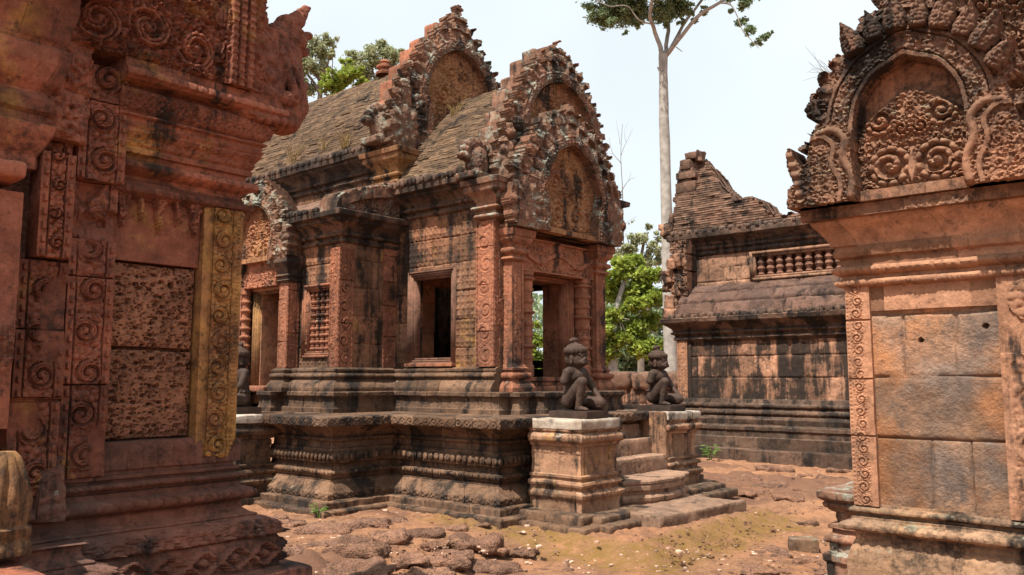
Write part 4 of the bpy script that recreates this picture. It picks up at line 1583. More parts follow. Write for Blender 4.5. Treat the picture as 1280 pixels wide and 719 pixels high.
# aisle cornice, half vault, end gable
AC = [(p[0], p[1] - .42) for p in CP]
sweep("aisle_cornice", [(-10.35, 7.2), (-9.43, 7.2), (-9.43, 8.25)], AC, M['cornice'], temple, res=.02, vres=.012, bands=[(z0 - .42, z1 - .42, p, a_, k) for z0, z1, p, a_, k in CBn], courses=[3.4, 3.62, 3.8, 4.0], seed=141, wear=.007)
sweep("aisle_cornice", [(-14.4, 7.2), (-11.8, 7.2)], AC, M['cornice'], temple, res=.05, vres=.03, seed=142, wear=.007)
eave_row("eave_tiles", -10.6, -9.55, 6.95, 3.92, .15, .075, temple, 4)
hf("aisle_roof", (-14.4, 6.98, 3.94), X_, np.array([0, .9, .42]) / math.hypot(.9, .42), 4.8, 1.30, .03, lambda u, v: (.10 * np.sin(np.pi * v / 1.3) + .02 * fbm(u * 4, v * 4, None, 4, 2) - .012 * (((v / .42) % 1) < .06), .5 + .3 * fbm(u, v, None, 3, 3), None), M['hall_roof'], temple, .12)
def quarter(u, v):
    d = 1.15 - u
    top = .16 + .40 * np.clip(u / 1.15, 0, 1) ** .9 + .06 * np.abs(np.sin(u * 16))
    arch, _ = polyline_dist(u, v, smoothpath([(.06, .02), (.16, .16), (.4, .27), (.8, .37), (1.15, .42)], 5))
    h = np.where(arch < .09, .09, foliage(u, v, .6, 3) * .05)
    return h + .01 * fbm(u * 8, v * 8, None, 3, 4), .5 + .25 * fbm(u * 2, v * 2, None, 2, 9), (v < top)
hf("aisle_gable", (-9.30, 6.92, 3.94), Y_, Z_, 1.2, 1.1, .012, quarter, M['temple_pedi'], temple, .3, True)

# ---- stair block in front of the porch: two pedestals and the steps
PP = [(.06, -.2), (.06, .03), (.05, .10), (.0, .105), (0, .2), (.005, .235), (.025, .27), (.03, .31), (.015, .335), (-.015, .35), (-.015, .385), (.02, .395), (.03, .42), (.02, .445), (-.02, .455), (-.02, .48), (.0, .49), (.0, .515), (-.035, .525), (-.04, .60), (-.04, .83), (-.01, .84), (-.01, .87), (.01, .88), (.03, .90), (.035, .945), (.02, .975), (-.01, .985), (-.01, 1.0), (.01, 1.01), (.01, 1.03)]
PT = [(.012, 1.03), (.02, 1.035), (.022, 1.13), (.012, 1.142), (-.4, 1.146)]
PBn = [(.25, .335, .07, .014, 'lotus'), (.88, .975, .065, .014, 'lotus'), (.75, .83, .035, .012, 'petal')]
for (x0, x1, y0, y1, sd_) in ((-6.35, -5.60, 7.62, 8.42, 151), (-6.75, -6.02, 10.22, 11.08, 152)):
    path = [(x0, y0), (x1, y0), (x1, y1), (x0, y1)]
    p = sweep("stair_pedestal", path, PP, M['ped'], temple, res=.016, vres=.012, bands=PBn, courses=[-.2, .105, .345, .52, .84, 1.1], blk=(.5, 1.0), seed=sd_, wear=.008)
    V, F, T = sweep_data(path, PT, res=.02, vres=.02, bands=[(1.035, 1.13, .12, .006, 'leaf')], seed=sd_ + 5, wear=.010, cap=False)
    A = Acc()
    A.add(V, F, T)
    A.add(*hf_data((x0 - .2, y0 + .1, 1.142), X_, Y_, x1 - x0 + .1, y1 - y0 - .2, .04, lambda u, v: .004 * fbm(u * 8, v * 8, None, 3, 1), .06))
    A.build("pedestal_slab", M['ped_top'], p)
    # spreading foot blocks
    A = Acc()
    A.add(*box_data(((x0 + x1) / 2 + .03, y0 - .10, .06), (x1 - x0 + .30, .30, .13), rnd=.03, noise=.014, res=.03, seed=sd_))
    A.add(*box_data((x1 + .15, (y0 + y1) / 2 + .1, .05), (.30, y1 - y0 + .30, .12), rnd=.03, noise=.014, res=.03, seed=sd_ + 1))
    A.add(*box_data((x1 + .30, (y0 + y1) / 2 + .1, -.02), (.30, y1 - y0 + .42, .12), rnd=.03, noise=.014, res=.03, seed=sd_ + 2))
    A.add(*box_data(((x0 + x1) / 2 + .06, y0 - .2, -.03), (x1 - x0 + .5, .34, .12), rnd=.03, noise=.014, res=.03, seed=sd_ + 3))
    A.build("pedestal_foot", M['temple_base'], p)
# the far pedestal has a plain patched cheek towards the steps
block("pedestal_cheek", (-6.45, 10.20, .82), (.85, .08, .66), M['ped'], temple, rnd=.02, noise=.012, res=.03, seed=9)
for k, (xf, zt, y0, y1) in enumerate(((-6.45, .98, 8.35, 10.3), (-6.26, .79, 8.35, 10.3), (-6.03, .575, 8.35, 10.22))):
    block("step", (xf - .35, (y0 + y1) / 2, zt - .14), (.72, y1 - y0, .29), M['step'], temple, rnd=.03, noise=.016, res=.035, seed=160 + k, tone=.75)
# lowest step with its bracketed front
def lowstep():
    c = [(-6.2, 8.62), (-5.72, 8.62), (-5.68, 8.80), (-5.56, 8.95), (-5.53, 9.35), (-5.56, 9.75), (-5.66, 9.92), (-5.70, 10.08), (-6.2, 10.08)]
    pr = [(.05, .02), (.05, .07), (.02, .09), (.045, .12), (.05, .16), (.03, .19), (.0, .2), (.0, .235), (.04, .25), (.045, .30), (.03, .315), (.05, .33), (.05, .355), (.035, .37), (-.2, .372), (-.5, .37)]
    V, F, T = sweep_data(c, pr, res=.03, vres=.015, wear=.010, seed=171, cap=False)
    A = Acc()
    A.add(V, F, np.full(len(V), .72))
    A.add(*box_data((-5.98, 9.35, .30), (.62, 1.3, .135), rnd=.02, noise=.006, res=.05), .72)
    return A.build("step", M['step'], temple)
lowstep()
# ---- pedestal of the side stairs (mostly hidden by the near shrine)
path = [(-10.42, 5.72), (-9.58, 5.72), (-9.58, 6.3), (-10.42, 6.3)]
p = sweep("stair_pedestal", path, PP, M['temple_base'], temple, res=.025, vres=.016, bands=PBn, seed=155, wear=.008)
A = Acc()
A.add(*box_data((-10.0, 6.0, 1.09), (.92, .66, .11), rnd=.02, noise=.01, res=.04))
A.build("pedestal_slab", M['ped_top'], p)
for k in range(4):
    block("step", (-10.95, 5.95 - k * .24, 1.02 - k * .26), (1.0, .34, .28), M['temple_base'], temple, rnd=.03, noise=.012, res=.08, seed=180 + k)

# ================================================================== THE NEAR SHRINE IN SHADE
shrine = thing("sandstone_shrine", "deep red carved shrine in shade with pitted laterite panel and yellow scroll pilaster", "shrine", (-6.0, 1.5, 0))
XS = -5.0
LB = [(.62, -.3), (.62, .20), (.60, .215), (.389, .22), (.389, .395), (.375, .41), (.25, .415), (.245, .43), (.245, .585), (.235, .60), (.225, .607), (.235, .625), (.232, .65), (.205, .69), (.15, .72), (.125, .728), (.125, .745), (.10, .75),
      (.065, .775), (.055, .80), (.06, .82), (.09, .835), (.10, .86), (.10, .89), (.088, .91), (.06, .92), (.055, .945), (.035, .95), (.035, .965), (.055, .97), (.06, .985), (.055, 1.0), (.03, 1.005), (.03, 1.02), (.05, 1.025), (.05, 1.045), (.02, 1.05), (.018, 1.06), (.018, 1.232), (-.05, 1.236)]
LBn = [(.43, .585, .20, .034, 'diamond'), (.607, .725, .55, .06, 'leaf'), (.835, .91, .085, .05, 'lotus'), (.965, 1.004, .040, .038, 'bead'), (1.07, 1.225, .095, .036, 'petal'), (.728, .745, .02, .008, 'bead')]
lpath = [(XS, -2.5), (XS, 2.95), (-5.62, 2.95)]
LC = [-.3, .21, .41, .605, .81, 1.05, 1.3]
sweep("base_moulding", lpath, LB, M['near_base'], shrine, res=.014, vres=.008, bands=LBn, courses=LC, blk=(.5, 1.1), seed=201, wear=.006, tonevar=.3)
# wall field: two big pitted laterite blocks under a carved sandstone frieze
def lat(u, v):
    j = .545 + .012 * fbm(u * 4, v, None, 2, 3)
    f1, f2, i = worley(u + .02 * fbm(u * 20, v * 20, None, 2, 1), v * 1.5 + .02 * fbm(u * 16, v * 16, None, 2, 5), .026, 11)
    pit = sm(.44, .18, f1) * (i > .58)
    f1b, _, ib = worley(u, v * 1.6, .055, 12)
    pit2 = sm(.38, .2, f1b) * (ib > .6)
    h = -.016 * pit - .030 * pit2 + .008 * fbm(u * 6, v * 6, None, 4, 8)
    e = np.minimum(np.minimum(u, .57 - u), np.minimum(np.abs(v - j), np.minimum(v, 1.075 - v)))
    h = h - .07 * sm(.011, .006, e) - .012 * sm(.05, 0, e)
    h = np.where(np.hypot(u - .40, v - .95) < .02, -.06, h)
    return h, np.where(v > j, .62, .45), None
hf("laterite_panel", (XS - .03, 2.115, 1.235), Y_, Z_, .57, 1.075, .0048, lat, M['laterite'], shrine, .2)
def lambre(u, v):
    """smooth slab with pendant jewels under the cornice"""
    h = .004 * fbm(u * 5, v * 5, None, 3, 2)
    per = .115
    k = np.floor(u / per)
    x = (u / per) % 1 - .5
    big = (k % 2 == 0)
    ln = np.where(big, .27, .22)
    t = (.46 - v) / ln
    wd = np.where(big, .46, .24) * (np.clip(1 - t, 0, 1) ** .7) * (.75 + .25 * np.abs(np.cos(t * 9)))
    m = (np.abs(x) < wd) & (t > 0) & (t < 1)
    h = h + np.where(m, .028 + .030 * domes(u, v, .024, 4), 0)
    return h, .5 + .2 * fbm(u * 2, v * 2, None, 3, 4), None
hf("pendant_frieze", (XS - .012, 2.115, 2.312), Y_, Z_, .57, .46, .006, lambre, M['near_red'], shrine, .2)
# yellow corner pilaster with scrolls, worn off at the foot
def yel(u, v):
    W = .265
    # scroll column offset towards the outer edge
    h = chain(u - .045, v, .17, .165, 3, True, .012) * .042
    h = np.where(u < .05, .004 * fbm(u * 9, v * 9, None, 3, 1), h)
    h = np.where(u > .21, .022 + .008 * (np.sin(v / .0042) > 0) * (u > .225) * (u < .247), h)
    h = h + .005 * fbm(u * 15, v * 15, None, 4, 2)
    foot = v + .03 * fbm(u * 9, v * 2, None, 3, 6) - .12 * sm(.06, 0, .265 - u)
    m = (foot > .005)
    return h, .5 + .25 * fbm(u * 2, v * .9, None, 3, 4), m
hf("corner_pilaster", (XS + .03, 2.69, 1.10), Y_, Z_, .265, 1.61, .0055, yel, M['near_yellow'], shrine, .14, True)
hf("corner_pilaster_side", (XS + .03, 2.953, 1.20), -X_, Z_, .30, 1.5, .012, lambda u, v: chain(u, v, .3, .2, 5) * .02, M['near_yellow'], shrine, .14)
block("wall_core", (-5.44, .2, 2.0), (.38, 5.46, 2.9), M['near_red'], shrine, rnd=.02, noise=.006, res=.2)
# broad scroll pilasters stepping out to the left
def p3(name, y0, w_, z0, z1, x, seed, worn=.0, mat='near_red', side=True):
    p = pilaster(name, (x, y0, z0), Y_, w_, z1 - z0, M[mat], shrine, depth=.060, res=.006, thick=.14, seed=seed, worn=worn, edge=.045, pitch=w_ * .92)
    return p
p3("scroll_pilaster", 1.865, .255, 1.05, 2.40, XS + .05, 211, .02)
p3("scroll_pilaster", 1.865, .265, 2.74, 3.42, XS + .085, 212)
def broken(u, v):
    h = chain(u, v, .26, .24, 5, True, .045) * .03
    d = sm(.02, .2, fbm(u * 3.5 + 1, v * 3.5, None, 4, 14) + .12)
    h = h * (1 - d) - .045 * d * (.6 + .5 * vn(u * 12, v * 12, None, 2))
    h = np.where((np.abs(u - .19) < .022) & (np.abs(v - .10) < .022), -.07, h)
    return h, .62 + .2 * fbm(u * 3, v * 3, None, 3, 6), None
hf("broken_pilaster", (XS + .045, 1.865, 2.405), Y_, Z_, .26, .33, .006, broken, M['near_red'], shrine, .14)
p3("inner_pilaster", 1.60, .25, .98, 1.50, XS + .09, 214, .22)
p3("inner_pilaster", 1.60, .25, 1.505, 2.24, XS + .10, 215, .08)
p3("inner_pilaster", 1.66, .175, 2.26, 2.84, XS + .15, 216, .05)
p3("inner_pilaster", 1.63, .21, 2.86, 3.4, XS + .08, 217, .0)
# jutting door-side masonry at the frame's edge
def rough(u, v):
    d = sm(-.05, .25, fbm(u * 4, v * 4, None, 4, 33))
    h = foliage(u, v, .55, 8) * .03 * d + .02 * fbm(u * 4, v * 4, None, 4, 9)
    return h, .62 + .3 * fbm(u * 2, v * 2, None, 3, 9), None
A = Acc()
A.add(*hf_data((XS + .26, .95, 1.35), Y_, Z_, .60, 1.22, .008, rough, .3, True))
A.build("door_jamb", M['near_red'], shrine)
block("jamb_ledge", (-4.80, 1.30, 2.665), (.36, .46, .10), M['near_red'], shrine, rnd=.03, noise=.014, res=.016, seed=231, tone=.95)
JC = [(0, 2.72), (.03, 2.73), (.03, 2.80), (.06, 2.84), (.10, 2.92), (.11, 2.96), (.06, 2.98), (.06, 3.02), (.085, 3.04), (.09, 3.10), (.06, 3.13), (.06, 3.15), (.10, 3.20), (.14, 3.30), (.14, 3.38), (.11, 3.40), (.13, 3.44), (.16, 3.60), (.17, 3.75), (-.1, 3.76)]
sweep("jamb_capital", [(-4.86, .4), (-4.86, 1.60), (-5.2, 1.60)], JC, M['near_red'], shrine, res=.016, vres=.01, courses=[2.6, 2.97, 3.14, 3.42, 3.8], seed=233, wear=.014, jit=.01)
def bracket(u, v):
    h = foliage(u, v, .8, 52) * .06 + .05 * fbm(u * 5, v * 5, None, 4, 3) + .05 * np.sin(np.clip(u / .3, 0, 1) * np.pi)
    return h, .6 + .3 * fbm(u * 3, v * 3, None, 3, 4), u < .30 + .04 * fbm(v * 4, v * 0, None, 3, 4)
hf("bracket_figure", (-4.90, 1.60, 2.92), Y_, Z_, .36, .78, .008, bracket, M['near_red'], shrine, .2, True)
block("capital_block", (-4.80, 1.30, 4.05), (.5, 1.3, .62), M['near_red'], shrine, rnd=.03, noise=.04, res=.02, seed=244, tone=.5)
# moulded foot of the door colonette, washed yellow, and the steps of the plinth that jut out
V, F = lathe_data([(.135, .75), (.14, .765), (.14, .80), (.128, .815), (.128, .83), (.135, .84), (.135, .875), (.115, .89), (.118, .93), (.124, 1.0), (.112, 1.07), (.092, 1.13), (.078, 1.17), (.07, 1.22), (.05, 1.245), (.0, 1.25)], (-4.62, 1.50, 0), 72, noise=.02, seed=4, sq=.45, sx=.8)
th = np.arctan2(V[:, 1] - 1.50, V[:, 0] + 4.62)
fl = sm(.89, .95, V[:, 2]) * sm(1.24, 1.15, V[:, 2]) * (np.abs(np.sin(th * 4.5 + 1.5 * fbm(V[:, 2] * 4, th, None, 2, 3))) ** .6 - .5) * .028
V[:, 0] += np.cos(th) * fl
V[:, 1] += np.sin(th) * fl
mk("colonette_foot", V, F, M['ochre_trim'], shrine)
def wornbr(u, v):
    return .06 * np.sin(np.clip(v / .42, 0, 1) * 3 + 1) + .04 * fbm(u * 9, v * 6, None, 4, 3) + .02 * domes(u, v, .05, 3), .6 + .3 * fbm(u * 5, v * 5, None, 3, 2), None
hf("worn_bracket", (-4.93, 1.76, .84), Y_, Z_, .13, .34, .008, wornbr, M['near_base'], shrine, .1)
LB2 = [(d + .0, z) for d, z in LB if z < .84] + [(-.1, .80)]
sweep("stair_flank", [(-5.0, 1.92), (-4.62, 1.92)], [(p[0] * .75, p[1] - .06) for p in LB if p[1] < .85] + [(-.2, .77)], M['near_base'], shrine, res=.014, vres=.009, bands=[(z0 - .06, z1 - .06, a, b, c) for z0, z1, a, b, c in LBn if z1 < .95], seed=242, wear=.008) if False else None
sweep("stair_flank", [(-4.74, .2), (-4.74, 1.88), (-5.2, 1.88)], [(p[0] * .8, p[1] - .10) for p in LB if p[1] < .85] + [(-.2, .72)], M['near_base'], shrine, res=.014, vres=.009, bands=[(z0 - .10, z1 - .10, a, b, c) for z0, z1, a, b, c in LBn if z1 < .95], seed=242, wear=.008)
block("stair_block", (-4.50, 1.36, .45), (.5, .5, .5), M['near_red'], shrine, rnd=.03, noise=.012, res=.025, seed=9)
# cornice
LCn = [(-.02, 2.68), (.02, 2.70), (.05, 2.715), (.06, 2.74), (.05, 2.765), (.025, 2.775), (.025, 2.80), (.015, 2.81), (.02, 2.83), (.06, 2.845), (.08, 2.87), (.075, 2.90), (.05, 2.915), (.03, 2.92), (.035, 2.955), (.055, 2.96), (.06, 2.985), (.05, 3.0), (.06, 3.05), (.10, 3.10), (.115, 3.12), (.10, 3.13), (.105, 3.16), (.12, 3.165), (.12, 3.185), (.105, 3.19), (.13, 3.21), (.15, 3.30), (.14, 3.33), (.10, 3.335), (.10, 3.36), (.19, 3.37), (.21, 3.39), (.20, 3.43), (.17, 3.45), (.17, 3.50), (-.1, 3.51)]
sweep("cornice", [(XS, 2.08), (XS, 2.95), (-5.62, 2.95)], LCn, M['near_red'], shrine, res=.012, vres=.008, bands=[(2.715, 2.765, .05, .024, 'petal'), (2.845, 2.915, .055, .028, 'lotus'), (3.0, 3.10, .28, .026, 'leaf'), (3.165, 3.185, .022, .014, 'bead'), (3.21, 3.32, .06, .016, 'diamond'), (3.38, 3.44, .05, .022, 'lotus')], courses=[2.6, 2.8, 2.95, 3.2, 3.36, 3.6], blk=(.45, .7), seed=251, wear=.006)
# carved gable front above the cornice
def shr(u, v):
    u = u - 1.05
    c = np.where((v > .02) & (v < .35), chain(v - .02, u, .33, .30, 3, False), 0)
    fo = foliage(u, v, .55, 41)
    h = np.maximum(c, fo * .85) * .11
    # niche arch with a smooth field, at the right
    ar = smoothpath([(.62, .42), (.70, .52), (.86, .56), (.98, .46), (1.0, .34)], 6)
    d, _ = polyline_dist(u, v, ar)
    h = np.where(d < .05, .06 + .015 * (np.sin(u * 200) > 0) * (d < .025), h)
    sm_ = (np.hypot((u - .84) / .13, (v - .40) / .13) < 1)
    h = np.where(sm_ & (d > .05), -.02, h)
    st = (np.abs(u - .70) < .035) & (v < .34)
    h = np.where(st, .045, h)
    st2 = (np.abs(u - .80) < .05) & (v < .34)
    h = np.where(st2, .05 + .012 * (np.sin(v * 150) > 0) * (np.abs(u - .8) > .03), h)
    return h + .008 * fbm(u * 9, v * 9, None, 4, 7), .5 + .25 * fbm(u * 2, v * 2, None, 3, 6), None
hf("gable_front", (XS + .13, 1.0, 3.50), Y_, Z_, 2.0, 1.25, .0065, shr, M['near_red'], shrine, .3)
def shr2(u, v):
    h = foliage(u, v, .6, 46) * .05
    for k in range(3):
        h = np.where(np.abs(u - .045 - .06 * k) < .02, .05 + .01 * (np.sin(v * 120 + k) > 0), h)
    return h + .01 * fbm(u * 9, v * 9, None, 4, 9), .5 + .2 * fbm(u * 2, v * 2, None, 2, 8), v < 1.25 - .3 * u + .05 * np.sin(u * 60)
hf("gable_edge", (XS + .18, 2.70, 3.50), Y_, Z_, .27, 1.3, .007, shr2, M['near_red'], shrine, .34, True)
# the lion-headed serpent at the corner
n0 = np.array([-4.93, 3.12, 3.36])
def P_(y, z, x=0.0):
    return (x, y, z)
nag = [('cap', P_(-.20, .06), P_(.12, .05), .13, .11), ('cap', P_(.12, .05), P_(.19, .16), .11, .10), ('cap', P_(.19, .16), P_(.15, .40), .10, .085), ('cap', P_(.15, .40), P_(.14, .56), .085, .08),
       ('ell', P_(.17, .64), (.085, .10, .085)), ('cap', P_(.17, .66), P_(.26, .70), .055, .035), ('ell', P_(.29, .715), (.04, .032, .03)), ('cap', P_(.20, .59), P_(.27, .585), .05, .03), ('ell', P_(.275, .60), (.03, .026, .022)),
       ('ell', P_(.18, .69, .06), (.03, .03, .03)), ('ell', P_(.18, .69, -.06), (.03, .03, .03)),
       ('cap', P_(.05, .62), P_(.20, .80), .075, .055), ('cap', P_(.20, .80), P_(.29, .925), .055, .012), ('cap', P_(-.02, .50), P_(.10, .74), .09, .07),
       ('cap', P_(-.03, .12), P_(.02, .62), .12, .10), ('box', P_(-.13, .30), (.12, .10, .32)), ('cap', P_(.02, .48, .09), P_(.12, .20, .11), .035, .03), ('cap', P_(.07, .52, .08), P_(.19, .26, .09), .03, .028), ('cap', P_(.12, .16, .1), P_(.22, .30, .07), .03, .03),
       ('ell', P_(.05, .16, .11), (.05, .055, .055)), ('ell', P_(-.08, .28, .115), (.03, .05, .05)), ('ell', P_(-.08, .17, .11), (.03, .045, .045)), ('ell', P_(-.08, .40, .11), (.03, .045, .05))]
for k in range(7):
    nag.append(('ell', P_(.045 + .036 * k, .70 + .035 * k), (.05 - .004 * k, .03, .05 - .004 * k)))
for k in range(5):
    nag.append(('ell', P_(-.15 + .06 * k, -.02 + .004 * k, .11), (.03, .03, .035)))
sculpt("serpent_head", nag, M['near_red'], shrine, voxel=.0075, smooth=1, noise=.008, nk=26, carve=.014, ck=.42, org=n0 - ORG[shrine.name])

# ================================================================== THE SUNLIT BUILDING ON THE OTHER SIDE
lib = thing("carved_library", "sunlit orange sandstone library with plain block wall and towering carved leaf gable", "library building", (-.5, 7.0, 0))
YL = 6.0
XL = -2.07
RB = [(.12, -.35), (.12, .0), (.09, .03), (.06, .05), (.055, .14), (.05, .16), (.052, .30), (.045, .38), (.028, .45), (.012, .50), (.005, .51), (.01, .535), (0, .55), (0, .56), (.045, .57), (.07, .585), (.075, .608), (.065, .63), (.03, .64), (.02, .65), (.02, .662), (-.005, .668), (-.005, .682), (.018, .688), (.03, .70), (.03, .715), (.018, .728), (-.01, .735), (-.012, .75), (-.05, .756), (-.12, .757)]
rpath = [(XL, 9.2), (XL, YL), (1.2, YL)]
sweep("base_moulding", rpath, RB, M['right_base'], lib, res=.012, vres=.008, bands=[(.565, .63, .07, .018, 'lotus'), (.688, .728, .045, .012, 'lotus'), (.30, .47, .30, .007, 'leaf')], courses=[-.4, .25, .49, .56, .665, .8], blk=(.42, .62), seed=301, wear=.006, tonevar=.4)
def lwall(u, v):
    return np.zeros(u.shape)
blockwall("block_wall", (-1.905, YL + .02, .74), X_, .79, 1.52, M['right_wall'], lib, [0, .465, .875, 1.30, 1.56], res=.0085, joints=[(.34, .575), (), (.20, .52), (.62,)], tones=[(-.35, -.18, -.22), (-.25,), (.12, .05, -.05), (.1, .2)], thick=.2, seed=312, jit=.004, gap=.006, worn=.004, tonev=.35, chips=.12, dowels=[(.31, 1.12, .017), (.70, 1.20, .017)], gdep=.014)
def rpil(name, x0, w_, z0, z1, seed, y=YL - .015):
    def f(u, v):
        h = chain(u - .035, v, .085, .085, seed, False) * .022
        h = np.where((u < .03) | (u > .125), .006, h)
        h = np.where((u < .022) & (u > .010), .006 + .006 * (np.sin(v / .0045) > 0), h)
        d = sm(.05, .25, fbm(u * 5, v * 1.6, None, 4, seed + 3) - .05)
        h = h * (1 - d) + d * .018
        for zz in (.47, .86, 1.27):
            h = np.where(np.abs(v - zz) < .006, -.012, h)
        return h + .004 * fbm(u * 14, v * 14, None, 3, 1), .55 + .15 * fbm(u * 3, v * 1.2, None, 3, 2), None
    return hf(name, (x0, y, z0), X_, Z_, w_, z1 - z0, .0055, f, M['right_trim'], lib, .14)
rpil("corner_pilaster", XL, .165, .74, 2.26, 321)
hf("corner_pilaster_side", (XL, YL + .17, .74), -Y_, Z_, .18, 1.52, .012, lambda u, v: .01 * fbm(u * 9, v * 9, None, 3, 2), M['right_trim'], lib, .1)
def wide(u, v):
    W = .42
    h = chain(u, v, W, .30, 31, False) * .03
    h = np.where((u < .05) | (u > W - .05), .01 + .005 * fbm(u * 9, v * 9, None, 2, 2), h)
    top = 1.0 + .03 * np.sin(v * 20)
    fl = sm(.95, 1.05, v) * (1 - (np.hypot(u - .21, (v - 1.3) * 1.2) < .18))
    return np.where(v > 1.02, .006 * fbm(u * 9, v * 9, None, 3, 4) + (np.hypot(u - .2, v - 1.35) < .14) * domes(u, v, .05, 3) * .02, h) + .003 * fbm(u * 20, v * 20, None, 2, 2), .5 + .2 * fbm(u * 3, v * 3, None, 2, 4), None
hf("scroll_pilaster", (-1.125, YL - .02, .74), X_, Z_, .42, 1.52, .007, wide, M['right_trim'], lib, .14)
blockwall("block_wall", (-.70, YL + .02, .74), X_, 1.9, 1.52, M['right_wall'], lib, [0, .465, .875, 1.30, 1.56], res=.03, lens=(.3, .6), thick=.2, seed=313)
blockwall("side_wall", (XL + .02, 9.2, .74), -Y_, 3.02, 1.6, M['right_wall'], lib, [0, .4, .8, 1.2, 1.65], res=.025, lens=(.3, .6), thick=.2, seed=314)
# cornice: short carved capital over the pilaster, long plain fascia, deep corbel
RC = [(-.03, 2.06), (.0, 2.07), (.0, 2.235), (.005, 2.24), (.045, 2.25), (.05, 2.275), (.045, 2.29), (.02, 2.30), (.02, 2.32), (.055, 2.335), (.065, 2.36), (.055, 2.385), (.03, 2.39), (.03, 2.44), (.06, 2.455), (.07, 2.49), (.06, 2.52), (.07, 2.56), (.11, 2.63), (.155, 2.68), (.165, 2.70), (.165, 2.715), (.20, 2.72), (.205, 2.79), (.19, 2.80), (-.2, 2.81)]
sweep("cornice", [(XL, 9.2), (XL, YL), (1.2, YL)], RC, M['right_trim'], lib, res=.014, vres=.009, bands=[(2.25, 2.29, .03, .010, 'bead'), (2.335, 2.385, .05, .012, 'lotus')], courses=[2.0, 2.24, 2.39, 2.53, 2.71, 2.9], blk=(.35, .75), seed=331, wear=.007, jit=.010, tonevar=.35)
hf("frieze", (XL - .22, YL - .213, 2.715), X_, Z_, 2.6, .08, .007, lambda u, v: (foliage(u, v, .38, 4) * .016 * (np.abs((u % .9) - .5) > .2), .5 + .3 * ((u % 1.3) > .7), None), M['right_pedi'], lib, .05)
# gables: the lower in front, the taller behind it
lo_out = [(.76, 0), (.77, .16), (.68, .32), (.71, .47), (.60, .58), (.64, .74), (.56, .92), (.45, 1.06), (.3, 1.2), (.15, 1.3), (0, 1.42)]
lo_arch = [(.37, .08), (.375, .25), (.35, .42), (.335, .56), (.30, .70), (.20, .84), (.08, .90), (0, .94)]
pediment_parts(lib, (-1.53, YL - .20, 2.80), X_, lo_out, lo_arch, M['right_crest'], M['right_pedi'], res=.0068, thick=.26, band=.19, leaf=.14, lleng=.055, fol=.06, fk=.50, tdepth=-.06, seed=341, tymp_top=.74, corner=[(.66, .16, .15), (.60, .70, .08)], pname="lower_gable", worn=.10)
hi_out = [(1.10, 0), (1.08, .45), (1.0, .80), (.90, 1.10), (.78, 1.42), (.62, 1.75), (.42, 2.05), (.2, 2.35), (0, 2.75)]
hi_arch = [(.42, .6), (.42, .9), (.48, 1.05), (.44, 1.3), (.30, 1.52), (.1, 1.62), (0, 1.65)]
pediment_parts(lib, (-1.04, YL + .10, 2.80), X_, hi_out, hi_arch, M['right_crest'], M['right_pedi'], res=.0085, thick=.30, band=.16, leaf=.17, lleng=.11, fol=.08, fk=.62, tdepth=-.12, seed=347, pname="upper_gable", worn=.10, corner=[(.95, .22, .2)])
# scrolled serpent ends standing on both sides of the lower gable
sc1 = smoothpath([(.36, .03), (.345, .16), (.40, .30), (.385, .42), (.46, .50), (.56, .49)], 8)
sc2 = sc1 + np.array([.075, -.03])
scp = [(.33, 0), (.32, .12), (.35, .30), (.345, .46), (.42, .56), (.58, .57), (.62, .46), (.66, .30), (.70, .30), (.765, .44), (.80, .40), (.79, .27), (.755, .17), (.80, .14), (.81, 0)]
for sgn in (-1, 1):
    def nf(u, v, sgn=sgn):
        x = np.abs(u - .85)
        side = (u - .85) * sgn > 0
        d1, _ = polyline_dist(x, v, sc1)
        d2, _ = polyline_dist(x, v, sc2)
        h = .035 + foliage(x, v, .42, 12) * .04
        h = np.where(d1 < .026, .085 - .02 * (d1 / .026) ** 2, h)
        h = np.where((d2 < .016), .075, h)
        lf_ = polyline_dist(x, v, smoothpath([(.70, .05), (.72, .2), (.765, .4)], 5))[0]
        h = np.where(lf_ < .03, .075 + .01 * np.sin(v * 90), h)
        h = h + .012 * fbm(u * 7, v * 7, None, 4, 6)
        return h, .5 + .3 * fbm(u * 2, v * 2, None, 3, 6), inside(x, v, scp) & side
    hf("serpent_end", (-1.53 - .85, YL - .29, 2.80), X_, Z_, 1.7, .62, .0065, nf, M['right_pedi'], lib, .2, True)
block("gable_mass", (-.4, 7.6, 3.4), (3.0, 2.7, 1.3), M['hall_roof'], lib, rnd=.5, noise=.06, res=.12, seed=4)
# makara crest: leaf row standing in front of the upper arch
A = Acc()
for k in range(8):
    a = -.55 + k * .25
    x = -1.53 + math.sin(a) * .545
    z = 3.30 + math.cos(a) * .60
    s = (.17, .145)[k % 2]
    def lf(u, v, s=s):
        x_, y_ = (u / s) - .5, v / (s * 1.45)
        hw = .47 * np.clip(1 - y_ ** 2.2, 0, 1) * (.8 + .2 * np.clip(y_ * 4, 0, 1))
        m = np.abs(x_) < hw
        return .06 * np.sqrt(np.clip(1 - (x_ / np.maximum(hw, .02)) ** 2, 0, 1)) + domes(u, v, .026, 4) * .022 + .014 * (np.abs(x_) < .05), .5 + .3 * (k % 3 - 1) * .5, m
    rot = Matrix.Rotation(a * .62, 3, 'Y')
    U = np.array(rot @ Vector((1, 0, 0)))
    Vv = np.array(rot @ Vector((0, 0, 1)))
    A.add(*hf_data(np.array((x, YL - .325 + .012 * (k % 2), z)) - U * s / 2, U, Vv, s, s * 1.45, .006, lf, .10, True))
A.build("leaf_crest", M['right_crest'], lib, angle=50)

